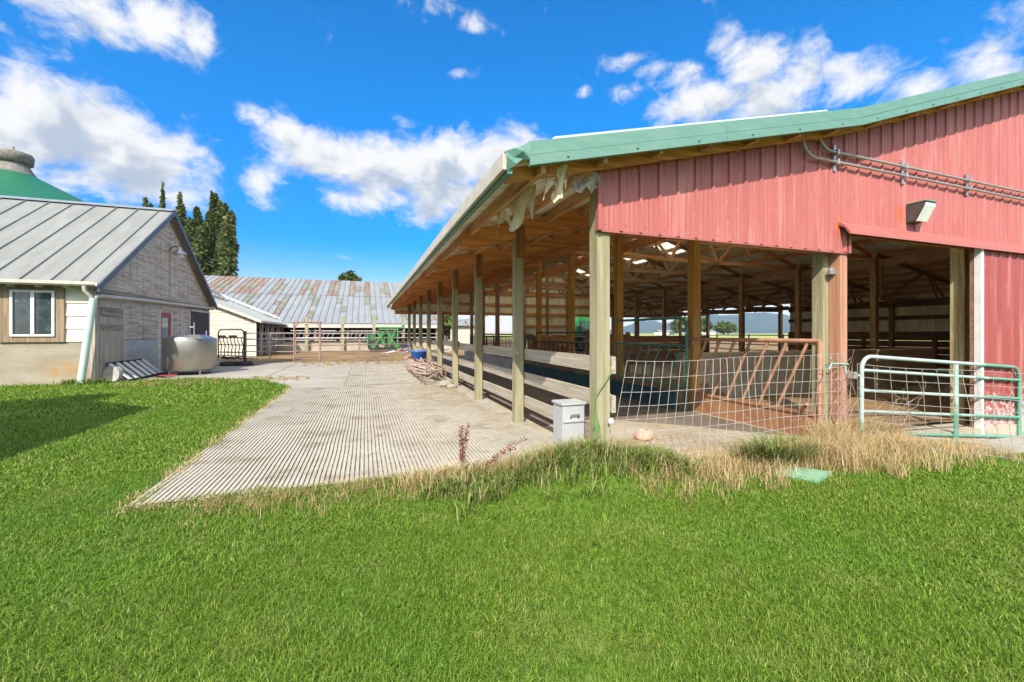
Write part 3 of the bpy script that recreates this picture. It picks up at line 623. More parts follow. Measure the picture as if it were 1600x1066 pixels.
    # --- trusses over the main bay
    for i, y in enumerate(BAY):
        m = MB(); y0 = y + .11
        zb = 3.66; zt = lambda x: roof_z(x) - .20
        m.beam((XM - .05, y0, zb), (XC + .05, y0, zb), .045, .12)
        for a, b in ((XM, 9.95), (9.95, XC)): m.beam((a, y0, zt(a)), (b, y0, zt(b)), .045, .13)
        nodes = [6.7, 8.1, 9.95, 11.8, 13.2]; lows = [7.4, 9.0, 10.9, 12.5]
        seq = [(6.7, 1), (7.4, 0), (8.1, 1), (9.0, 0), (9.95, 1), (10.9, 0), (11.8, 1), (12.5, 0), (13.2, 1)]
        for (a, u), (b, w) in zip(seq, seq[1:]): m.beam((a, y0 - .003, zt(a) if u else zb), (b, y0 - .003, zt(b) if w else zb), .04, .085)
        for x in lows: m.box((x - .10, y0 - .03, zb - .07), (x + .10, y0 - .0245, zb + .09))
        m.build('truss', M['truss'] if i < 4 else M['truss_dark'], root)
        # longitudinal-looking struts of the right lean-to: vertical, bottom chord, webs
        m = MB(); y0 = y - .11; z1 = roof_z(XC) - .22; z2 = roof_z(XR) - .2; zl = 2.38
        m.beam((XC - .1, y0, z1), (XR, y0, z2), .045, .14); m.beam((XC + .08, y0, zl), (XR, y0, zl + .06), .045, .09); m.beam((XC + .13, y0, zl - .05), (XC + .13, y0, z1), .045, .10, (1, 0, 0))
        zc = lambda x: z1 + (z2 - z1) * (x - XC) / (XR - XC)
        for a, b in ((14.6, 16.6), (17.7, 18.6)): m.beam((a, y0 - .003, zl), (b, y0 - .003, zc(b)), .04, .09)
        for a, b in ((16.7, 17.3), (16.9, 17.7)): m.beam((a, y0 - .003, zc(a)), (b, y0 - .003, zl), .04, .085)
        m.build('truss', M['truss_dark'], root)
    for x, z in ((XM, 3.30), (XC, 3.45)):
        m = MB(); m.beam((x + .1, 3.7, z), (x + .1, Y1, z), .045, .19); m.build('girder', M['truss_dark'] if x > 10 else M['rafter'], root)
    for y in (5.1, 9.4): 
        m = MB(); m.beam((XM + .1, y, 3.5), (9.5, y + 1.9, 3.75), .04, .09); m.beam((8.5, y + .1, 3.62), (12.5, y + 2.1, 3.72), .04, .09); m.build('brace', M['truss'], root)
    # --- red gable siding in front
    m = MB()
    pr = ribs(2.10, 12.5, .2286, .05, .020)
    top = lambda x: roof_z(x) - .125
    bot = lambda x: 2.345
    a = [(x, h) for x, h in pr if x <= 5.60] + [(5.60, 0)]
    m.grid([[(x, 3.52 - h, bot(x)) for x, h in a], [(x, 3.52 - h, top(x)) for x, h in a]])
    b = [(5.60, 0)] + [(x, h) for x, h in pr if 5.60 < x <= 9.95]
    m.grid([[(x, 3.52 - h, 2.55) for x, h in b], [(x, 3.52 - h, top(x)) for x, h in b]])
    gs = m.build('gable_siding', M['red'], root)
    m = MB(); m.box((2.09, 3.492, 2.335), (2.125, 3.55, roof_z(2.1) - .18)); m.box((2.126, 3.515, 2.325), (5.60, 3.56, 2.344)); m.box((5.588, 3.485, 2.33), (5.622, 3.56, 2.55)); m.build('corner_trim', M['redtrim'], gs)
    m = MB(); m.box((2.15, 3.56, 2.36), (5.45, 3.60, 2.55)); m.beam((2.15, 3.575, top(2.15) - .1), (5.33, 3.575, top(5.33) - .1), .04, .19); m.beam((5.33, 3.575, top(5.33) - .1), (9.9, 3.575, top(9.9) - .1), .04, .19)
    m.box((5.63, 3.56, 2.57), (9.9, 3.60, 2.77)); m.build('nailer', M['rafter'], root)
    # track cover above the door: a rolled red hood
    m = MB(); m.prism([(3.52, 2.695), (3.50, 2.70), (3.44, 2.645), (3.385, 2.57), (3.375, 2.535), (3.39, 2.535), (3.45, 2.625), (3.52, 2.665)], 'x', 5.44, 12.2)
    m.build('track_cover', M['redtrim'], root)
    m = MB(); m.tube([(5.50, 3.46, 2.595), (8.9, 3.46, 2.595)], .03, 10); m.build('door_track', M['lampgrey'], root)
    # sliding door parked to the right
    m = MB(); pr = ribs(8.29, 11.6, .2286, .05, .020)
    m.grid([[(x, 3.45 - h, -.12) for x, h in pr], [(x, 3.45 - h, 2.57) for x, h in pr]]); d = m.build('sliding_door', M['reddeep'], root)
    m = MB(); m.box((8.22, 3.415, -.12), (8.285, 3.49, 2.575)); m.build('door_edge_trim', M['white'], d)
    m = MB(); m.box((8.225, 3.495, -.16), (11.6, 3.54, 2.56)); m.build('door_back', M['plank_brown_x'], d)
    m = MB(); m.box((8.52, 3.55, -.45), (19.4, 3.72, .12)); m.build('footing', M['footing'], root)
    # rest of the front wall, outside the frame
    m = MB(); pr = ribs(9.95, 19.6, .2286, .05, .020); m.grid([[(x, 3.52 - h, .1) for x, h in pr], [(x, 3.52 - h, top(x)) for x, h in pr]]); m.build('gable_siding', M['red'], root)
    # --- right side wall: cream sheets with girts, planks below, open beyond the fifth bay
    m = MB(); pr = ribs(3.62, 14.9, .229, .05, .022, False); m.grid([[(XR + .1 - h, y, 1.30) for y, h in pr], [(XR + .1 - h, y, 2.92) for y, h in pr]]); sw = m.build('side_siding', M['creamsteel'], root)
    for z, hgt in ((2.50, .26), (1.95, .15), (1.33, .17)):
        m = MB(); m.beam((XR + .02, 3.66, z), (XR + .02, 14.9, z), .045, hgt); m.build('girt', M['plank_brown'], root)
    m = MB()
    for k in range(5): m.box((XR - .02 + .004 * (k % 2), 3.66, .1 + .245 * k), (XR + .04, 14.9, .335 + .245 * k))
    for y in (6.9, 9.3, 11.6, 13.4): m.beam((XR - .05, y, .05), (XR - .05, y, 1.28), .045, .14, (0, 1, 0))
    m.build('plank_wall', M['plank_brown'], root)
    m = MB(); m.beam((XR, 14.9, 2.58), (XR, 22.5, 2.58), .05, .2); m.build('header', M['plank_brown'], root)
    # --- back gable: cream sheets above head height, full height in the middle
    m = MB(); pr = ribs(1.45, 19.6, .229, .05, .022, False)
    zt = lambda x: roof_z(x) - .05
    m.grid([[(x, Y1 + .16 - h, 2.35 if not 8.55 < x < 11.3 else 1.0) for x, h in pr], [(x, Y1 + .16 - h, zt(x)) for x, h in pr]]); m.build('back_siding', M['creamsteel'], root)
    for x0, x1, z, hgt in ((1.5, 19.5, 2.42, .16), (2.2, 19.5, 2.95, .13), (4.5, 15.5, 3.55, .13), (6.8, 13.2, 4.15, .13), (8.5, 11.3, 1.75, .13), (8.5, 11.3, 1.15, .13)):
        m = MB(); m.beam((x0, Y1 + .09, z), (x1, Y1 + .09, z), .045, hgt); m.build('girt', M['rafter'] if x0 < 9 else M['plank_brown_x'], root)
    for x in (3.9, 7.0, 8.55, 10.0, 11.3, 12.9, 16.2):
        post(x, Y1, 2.42 if x not in (8.55, 10.0, 11.3) else zt(x) - .1, .14, 'post_dark')
    m = MB(); m.beam((1.12, 22.64, roof_z(1.12) - .11), (1.60, 22.5, 2.5), .05, .06); m.tube([(1.13, 22.6, 2.78), (XL - .05, 22.3, 2.62)], .025, 6); m.build('downspout', M['galv'], root)
    return root
M['greenmetal_dark'] = mat('dark green drip edge', (.07, .19, .13), (.10, .25, .17), 5, .4)
M['post_red_dark'] = wood('brown splice timber', (.30, .13, .055), (.20, .08, .035), 'z')
M['post_stained'] = wood('stained jamb timber', (.42, .36, .20), (.28, .20, .09), 'z', spots=[((.62, .56, .46), 4, .58, .66, .6)])
fg = bpy.data.materials.new('fibreglass daylight sheet'); fg.use_nodes = True; _t = NT(fg.node_tree); _t.n.clear()  # translucent roof sheet added to let extra light into the barn
_o = _t.new('ShaderNodeOutputMaterial'); _b = _t.new('ShaderNodeBsdfTranslucent'); _b.inputs[0].default_value = (.85, .83, .72, 1); _t.l.new(_b.outputs[0], _o.inputs[0]); M['fill_fibreglass'] = fg
barn = build_barn()

def build_fence():
    root = thing('board_fence', (XL, 3.7, 0), 'grey three board fence nailed along the inside of the barn posts', 'fence')
    zs = (1.04, .66, .30)
    for i in range(7):
        y0, y1 = BAY[i] + .0, BAY[i + 1] - .01
        for z in zs:
            m = MB(); dz = random.uniform(-.02, .02)
            m.beam((XL + .105, y0, z + dz), (XL + .105, y1, z + dz + random.uniform(-.015, .015)), .04, .16); m.build('board', M['board'], root)
    for z in zs[:2]:
        m = MB(); m.beam((XL + .105, 3.53, z), (XL + .105, 3.618, z), .044, .165); m.build('board', M['board'], root)
build_fence()

def wire_panel(name, loc, label, x0, x1, y0, y1, zt0, zt1, zb0, zb1, lean0, lean1, nv, nh, bow):
    m = MB()
    def P(u, v):
        x = x0 + (x1 - x0) * u + (lean0 + (lean1 - lean0) * u) * v
        z = (zb0 + (zb1 - zb0) * u) * (1 - v) + (zt0 + (zt1 - zt0) * u) * v
        w = .012 * math.sin(u * 17 + v * 5) + bow * math.sin(u * math.pi) * (.3 + .7 * v)
        return (x, y0 + (y1 - y0) * u + w + .03 * math.sin(v * 3 + u * 9), z - .02 * math.sin(u * 7 + 1) * v - .05 * math.sin(u * math.pi) * v)
    for i in range(nv):
        u = i / (nv - 1); m.tube([P(u, k / 7) for k in range(8)], .0030, 4, cap=False)
    for j in range(nh):
        v = 1 - (j / (nh - 1)) ** .92; m.tube([P(k / 30, v) for k in range(31)], .0030, 4, cap=False)
    return single(m, name, M['wire'], loc, label, 'wire panel')
wire_panel('wire_panel', (2.3, 3.5, 0), 'welded wire mesh panel closing the bay right of the barn corner post', 2.24, 5.50, 3.50, 3.50, 1.10, 1.13, -.02, 0, .17, .0, 29, 9, .05)
wire_panel('wire_panel', (5.7, 3.1, 0), 'sagging wire mesh panel leaning against the pale green pipe gate', 5.66, 8.0, 3.34, 2.50, 1.01, .88, -.05, -.36, -.18, -.16, 15, 9, -.02)

def pipe_gate(name, label, cat, P, zl, zr, bars, r, m1, extra=None, rad=.16, group=None, braces=(), m2=None):
    """P(u): plan position; zl(v)/zr: heights at the ends; bars: list of v of the inner bars"""
    root = thing(name, tuple(P(0)) + (0,), label, cat, group)
    def Q(u, v): x, y = P(u); return Vector((x, y, (zl[0] + (zl[1] - zl[0]) * v) * (1 - u) + (zr[0] + (zr[1] - zr[0]) * v) * u))
    L = (Q(1, .5) - Q(0, .5)).length; du = rad / L; H = zl[1] - zl[0]; dv = rad / H
    pts = [Q(0, 0)] + [Q(0, .3), Q(0, 1 - dv)]
    for k in range(1, 6):
        a = k / 6 * math.pi / 2; pts.append(Q(du * (1 - math.cos(a)), 1 - dv * (1 - math.sin(a))))
    pts += [Q(du, 1), Q(.5, 1), Q(1 - du, 1)]
    for k in range(1, 6):
        a = k / 6 * math.pi / 2; pts.append(Q(1 - du * (1 - math.sin(a)), 1 - dv * (1 - math.cos(a))))
    pts += [Q(1, 1 - dv), Q(1, .3), Q(1, 0)]
    m = MB(); m.tube(pts, r, 8); m.build('gate_frame', M[m1], root)
    for v in bars:
        m = MB(); m.tube([Q(.004, v), Q(.5, v), Q(.996, v)], r * .85, 7); m.build('bar', M[m2 or m1], root)
    for u in braces:
        m = MB(); m.beam(Q(u, .0) + Vector((0, -r, 0)), Q(u, 1) + Vector((0, -r, -r)), .075, .02, (0, 1, 0)); m.build('brace', M[m1], root)
    return root, Q
g, Q = pipe_gate('pipe_gate', 'faded mint green five bar pipe gate hanging across the barn doorway', 'gate', lambda u: (5.70 + 3.46 * u, 3.42 - .02 * u), (.0, 1.075), (-.34, .845), (.13, .375, .61, .84), .024, 'mintgate', rad=.17, braces=(.535,))
m = MB(); m.tube([Q(0, .78) + Vector((-.1, .08, 0)), Q(0, .78)], .012, 6); m.box((5.60, 3.44, .80), (5.66, 3.55, .88)); m.build('hinge', M['galv'], g)
m = MB(); m.tube([Q(1, -.06), Q(1, .25)], .028, 8); m.build('bar', M['mintgate'], g)

def slant_gate():
    root = thing('feeder_gate', (5.4, 3.74, 0), 'rusty red slant bar feeder gate with a solid sheet along its foot', 'gate')
    x = 5.40
    m = MB(); m.tube([(x, 3.70, 1.25), (x, 5.93, 1.25)], .030, 8); m.build('top_rail', M['rustgate'], root)
    m = MB(); m.tube([(x, 3.71, .02), (x, 3.71, 1.24)], .032, 8); m.build('end_post', M['rustgate'], root)
    m = MB(); m.box((x - .012, 3.75, .0), (x + .012, 5.9, .32)); m.box((x - .03, 3.75, .30), (x + .03, 5.9, .335)); m.build('foot_sheet', M['rustsheet'], root)
    for i in range(8):
        y = 3.86 + .285 * i
        a = (x, y, 1.24); b = (x, min(y + .44, 5.9), .32 if y + .44 <= 5.9 else .32 + .92 * (1 - (5.9 - y) / .44))
        m = MB(); m.tube([a, b], .021, 6); m.build('slant_bar', M['rustgate'], root)
    m = MB(); m.tube([(x - .1, 3.8, .45), (x, 4.0, .30)], .022, 6); m.build('slant_bar', M['rustgate'], root)
slant_gate()

def headlock(name, label, x, y0, y1, zt, zm, zb, n, ma, curve, group, rounded=True):
    root = thing(name, (x, y0, 0), label, 'feed fence', group)
    m = MB(); r = .026
    m.tube([(x, y0, .0), (x, y0, zt - .2)] + [(x, y0 + .2 - .2 * math.cos(a), zt - .2 + .2 * math.sin(a)) for a in (.4, .8, 1.2)] + [(x, y0 + .2, zt), (x, y1, zt)], r, 8)
    m.build('gate_frame', M[ma], root)
    for z in (zm, zb):
        m = MB(); m.tube([(x, y0, z), (x, y1, z)], .022, 7); m.build('bar', M[ma], root)
    for i in range(n):
        y = y0 + (y1 - y0) * (i + .6) / n; m = MB()
        m.tube([(x, y, zm), (x, y, zm - .14), (x, y + curve * .5, zm - .30), (x, y + curve, zm - .46), (x, y + curve, zb)], .017, 6); m.build('stanchion', M[ma], root)
    return root
headlock('feed_fence', 'dark green feed fence with bent stanchions beside the rusty slant bar gate', 5.36, 5.98, 8.28, 1.63, 1.13, .40, 8, 'greengate', .22, 'feed fences along the bunk')
headlock('feed_fence', 'black feed fence panel with rounded corner seen left of the barn corner post', 5.36, 8.9, 12.9, 1.37, 1.09, .40, 13, 'blackgate', .05, 'feed fences along the bunk')
headlock('feed_fence', 'row of black headlock stanchions further back along the feed bunk', 5.36, 13.0, 17.6, 1.30, 1.22, .40, 26, 'blackgate', .02, 'feed fences along the bunk')
headlock('feed_fence', 'farthest row of black headlock stanchions by the back of the barn', 5.36, 17.7, 22.2, 1.30, 1.22, .40, 26, 'blackgate', .02, 'feed fences along the bunk')

def bunk():
    root = thing('feed_bunk', (5.2, 6, 0), 'long low feed bunk lined with dark teal sheet inside the barn', 'feed bunk')
    for i in range(6):
        y0 = 6.0 + 1.42 * i; m = MB(); m.box((5.14, y0 + .02, .0), (5.19, y0 + 1.40, .31)); m.box((5.10, y0 + .0, .30), (5.20, y0 + 1.42, .335)); m.build('lining_sheet', M['teal'], root)
    for i in range(9):
        y0 = 14.6 + .86 * i; m = MB(); m.box((5.08, y0, .0), (5.30, y0 + .82, .40)); m.build('block', M['footing_grey'], root)
    m = MB(); m.prism([(5.25, 0), (6.6, 0), (6.4, .2), (5.9, .42), (5.25, .32)], 'y', 6.05, 14.4); m.build('feed', M['dirt'], root)
bunk()
def inner():
    m = MB(); m.box((6.0, 6.8, 0), (14.2, 7.0, .90)); m.box((5.98, 6.77, .90), (14.2, 7.03, .95)); single(m, 'concrete_wall', M['concrete_wall'], (10, 6.9, 0), 'low buff concrete wall across the inside of the barn behind the slant bar gate', 'wall')
    root = thing('plank_partition', (6.9, 12.4, 0), 'dark brown plank partition standing in the middle of the barn', 'partition')
    for k in range(3): m = MB(); m.box((7.0, 12.4 + .006 * (k % 2), .62 + .24 * k), (8.7, 12.45, .85 + .24 * k)); m.build('plank', M['plank_brown_x'], root)
    for x in (7.05, 8.65): m = MB(); m.beam((x, 12.5, 0), (x, 12.5, 1.4), .1, .1, (0, 1, 0)); m.build('post', M['post_dark'], root)
    m = MB()
    for k in range(4): m.box((9.3 + .003 * k, 14.2, .1 + .29 * k), (13.9, 14.26 + .004 * (k % 2), .38 + .29 * k))
    single(m, 'plank_partition', M['plank_brown_x'], (11, 14.2, 0), 'long dark plank partition behind the concrete wall deep inside the barn', 'partition')
    m = MB(); rows = []
    for j in range(9): rows.append([(x, 22.0 + .1 * math.sin(x * 3 + j), z) for x, z in [(8.6 + .35 * i, 1.25 * j / 8 + .05 * math.sin(i * 2.3 + j)) for i in range(8)]])
    m.grid(rows); single(m, 'rusty_sheet', M['rustsheet'], (9.8, 22.0, 0), 'rusty brown steel sheet leaning against the back wall of the barn', 'steel sheet')
    # pipe fence along the open right side
    root = thing('pipe_fence', (19.8, 15, 0), 'dark green pipe fence along the open far side of the barn', 'fence')
    for z in (.45, .75, 1.02, 1.25): m = MB(); m.tube([(19.8, 15, z), (19.8, 22.6, z)], .03, 6); m.build('bar', M['greengate'], root)
    for y in (15.4, 17.4, 19.6, 22.2): m = MB(); m.tube([(19.8, y, 0), (19.8, y, 1.3)], .04, 6); m.build('post', M['greengate'], root)
    root = thing('back_fence', (14, 23, 0), 'grey pipe fence across the back of the barn', 'fence')
    for z in (.45, .8, 1.15): m = MB(); m.tube([(5.9, 22.9, z), (19.6, 22.9, z)], .03, 6); m.build('bar', M['galv'], root)
    for x in (6.5, 9, 11.5, 14, 16.5, 19): m = MB(); m.tube([(x, 22.9, 0), (x, 22.9, 1.2)], .04, 6); m.build('post', M['post_dark'], root)
inner()

def gable_fittings():
    # floodlight: wedge shaped wall pack
    root = thing('floodlight', (6.82, 3.50, 2.91), 'wedge shaped wall floodlight on the red siding above the doorway', 'floodlight')
    x0, x1 = 6.70, 6.93; z = 2.91
    m = MB(); m.prism([(3.50, z - .11), (3.50, z + .11), (3.31, z + .12), (3.31, z + .085), (3.41, z - .10)], 'x', x0, x1); m.build('housing', M['lampgrey'], root)
    m = MB(); m.prism([(3.302, z + .112), (3.308, z + .08), (3.395, z - .098), (3.409, z - .108), (3.385, z - .108), (3.298, z + .07)], 'x', x0 + .02, x1 - .015); m.build('lens', M['lens'], root)
    m = MB(); m.box((x0 - .005, 3.285, z + .121), (x1 + .005, 3.50, z + .133)); m.build('hood', M['greenmetal_dark'], root)
    root = thing('conduit_run', (5.2, 3.47, 3.4), 'pair of grey electrical conduits strapped across the red gable and bending up under the eave', 'conduit')
    y = 3.465
    sl = -.004
    def pipe(xb, zb, ztop):
        r = .22; pts = [(xb, y, ztop), (xb, y, zb + r)] + [(xb + r - r * math.cos(a), y, zb + r - r * math.sin(a)) for a in np.linspace(.2, 1.5, 7)] + [(xb + r + .1, y, zb), (8.0, y, zb + sl * 3), (12.5, y, zb + sl * 7)]
        m = MB(); m.tube(pts, .0165, 8); m.build('pipe', M['conduit'], root)
    pipe(4.76, 3.40, 3.71); pipe(5.02, 3.515, 3.79)
    for x in (5.33, 6.62, 8.05, 9.65):
        m = MB(); m.box((x - .02, 3.484, 3.30), (x + .02, 3.50, 3.61))
        for zc in (3.40, 3.515): m.box((x - .016, 3.438, zc - .03), (x + .016, 3.4835, zc + .03))
        m.build('strap', M['galv'], root)
    # ragged membrane hanging from the eave corner
    def rag(loc, label, x0, x1, y0, y1, z0, z1, drop, seed):
        rnd = random.Random(seed); rows = [[], [], [], [], []]; n = 15
        for i in range(n + 1):
            u = i / n; d = drop * (.35 + .65 * abs(math.sin(u * 5.2 + seed)) * rnd.uniform(.55, 1))
            for j in range(5):
                v = j / 4; rows[j].append((x0 + (x1 - x0) * u + .03 * math.sin(v * 4 + u * 14), y0 + (y1 - y0) * u + .035 * math.sin(v * 5 + u * 20), z0 + (z1 - z0) * u - d * v))
        m = MB(); m.grid(rows)
        keep = [k for k in range(len(m.f)) if k not in (n * 1 + 5, n * 2 + 5, n * 2 + 6)]; m.f = [m.f[k] for k in keep]; m.mi = [0] * len(m.f); m.sm = [True] * len(m.f)
        single(m, 'torn_membrane', M['tarp'], loc, label, 'torn membrane', 'torn membrane under the eave')
    rag((1.42, 3.8, 2.75), 'larger torn cream membrane hanging in tatters from the first purlin at the eave corner', 1.45, 1.49, 4.7, 3.62, 2.80, 2.75, .42, 2)
    rag((1.75, 3.4, 2.8), 'narrow torn cream membrane strip hanging closest to the red panel', 1.50, 1.72, 3.42, 3.40, 2.80, 2.86, .33, 5)
    m = MB(); rows = [[(1.82 + .3 * i / 6 + .02 * math.sin(j * 3), 3.48 + .05 * math.sin(i + j), 2.80 - .14 * j / 3 + .06 * i / 6 + .03 * math.sin(i * 2.1 + j)) for i in range(7)] for j in range(4)]
    m.grid(rows); single(m, 'frayed_board', M['greywood'], (1.95, 3.5, 2.75), 'frayed grey weathered board end beside the corner of the red panel', 'board')
    # electrical box at the corner post
    root = thing('utility_box', (2.03, 4.0, 0), 'white painted steel utility box standing on the slab against the corner post', 'utility box')
    m = MB(); m.box((1.91, 3.89, .0), (2.16, 4.11, .61)); m.build('case', M['whitebox'], root)
    m = MB(); m.box((1.895, 3.875, .612), (2.175, 4.125, .635)); m.build('lid', M['whitebox'], root)
    m = MB(); m.box((1.93, 3.878, .04), (2.14, 3.888, .42)); m.box((1.92, 3.874, .435), (2.15, 3.888, .45)); m.build('door', M['whitebox'], root)
    m = MB(); m.tube([(2.0, 3.89, .47), (2.0, 3.865, .51), (2.09, 3.865, .51), (2.09, 3.89, .47)], .006, 5); m.build('handle', M['lampgrey'], root)
    m = MB(); zz = [(2.28, 3.53, 1.0), (2.20, 3.525, .90), (2.12, 3.525, .80), (2.085, 3.55, .72), (2.08, 3.56, .6), (2.075, 3.55, .45)]
    m.tube(zz, .006, 5); m.tube([(2.09, 3.53, .72), (2.085, 3.525, .55), (2.10, 3.52, .42)], .007, 5)
    for k in range(6): m.tube([(2.085, 3.53, .6), (2.07 + .01 * k, 3.515, .45), (2.05 + .015 * k, 3.51, .33 + .01 * k)], .004, 4)
    single(m, 'twine', M['twine'], (2.1, 3.53, .7), 'green baling twine knotted round the corner post', 'twine')
    m = MB(); m.tube([(5.36, 3.62, .95), (5.30, 3.50, 1.0), (5.24, 3.48, 1.06)], .007, 5); m.tube([(5.30, 3.5, 1.0), (5.22, 3.48, .92)], .007, 5); m.tube([(5.36, 3.53, .985), (5.62, 3.52, .97)], .008, 5); m.tube([(5.55, 3.52, .97), (5.56, 3.5, .86)], .006, 5)
    single(m, 'twine', M['cyan'], (5.35, 3.55, .97), 'pale cyan twine tying the wire panel to the door jamb post', 'twine')
    m = MB(); m.tube([(5.52, 3.66, 2.16), (5.44, 3.60, 2.12)], .03, 8); m.box((5.40, 3.58, 2.08), (5.60, 3.62, 2.13)); single(m, 'insulator', M['galv'], (5.5, 3.62, 2.12), 'small steel bracket near the top of the green jamb post', 'bracket')
    m = MB(); m.lathe([(0, .035), (.018, .03), (.028, .01), (.028, -.02), (.0, -.03)], 10, (2.24, 3.51, .50)); single(m, 'insulator', M['white'], (2.24, 3.51, .5), 'round white fence insulator on the front of the corner post', 'insulator')
    m = MB(); rng = random.Random(3)
    rows = []
    for i in range(9):
        a = i / 8 * math.pi; rows.append([(3.36 + .15 * math.sin(a) * math.cos(t) * rng.uniform(.75, 1.2) , 4.5 + .10 * math.sin(a) * math.sin(t) * rng.uniform(.7, 1.2), .05 + .075 * math.cos(a) * rng.uniform(.8, 1.3)) for t in np.linspace(0, 2 * math.pi, 13)[:-1]]); rows[-1].append(rows[-1][0])
    m.grid(rows, True); single(m, 'feed_bag', M['bag'], (3.36, 4.5, 0), 'crumpled pink feed bag lying on the concrete behind the wire panel', 'bag')
    m = MB(); base = [(3.68, 3.0), (3.86, 2.66), (4.2, 2.77), (3.95, 3.05)]
    m.prism(base, 'z', -.01, .035); single(m, 'rubber_mat', M['greenmat'], (4.2, 2.85, 0), 'pale green mat lying flat on the lawn in front of the dry grass', 'mat')
gable_fittings()
def vines():
    rng = random.Random(12)
    for k, (x0, y0, n, hgt, lab) in enumerate(((5.50, 3.50, 14, .95, 'tangle of dead wiry vine climbing the door jamb posts'), (6.3, 3.36, 12, .55, 'dead curly vine caught in the wire in front of the mint gate'))):
        m = MB()
        for q in range(n):
            x = x0 + rng.uniform(-.14, .16) * (1 if k == 0 else 2.2); z = rng.uniform(0, .3); pts = []; a = rng.uniform(0, 6.28)
            for i in range(9):
                u = i / 8; pts.append((x + .10 * math.sin(a + u * rng.uniform(3, 7)) * (1 + k), y0 + .04 * math.sin(a * 2 + u * 6), z + hgt * u * rng.uniform(.7, 1.0)))
            m.tube(pts, .0028, 4, .0015, cap=False)
        single(m, 'dead_vine', M['stick'], (x0, y0, 0), lab, 'dead vine')
    m = MB(); m.tube([(5.72, 3.6, 2.5), (5.68, 3.62, 2.2), (5.60, 3.60, 1.9)], .004, 4); single(m, 'cord', M['galv'], (5.7, 3.6, 2.2), 'thin cord hanging slantwise in the top left corner of the doorway', 'cord')
vines()

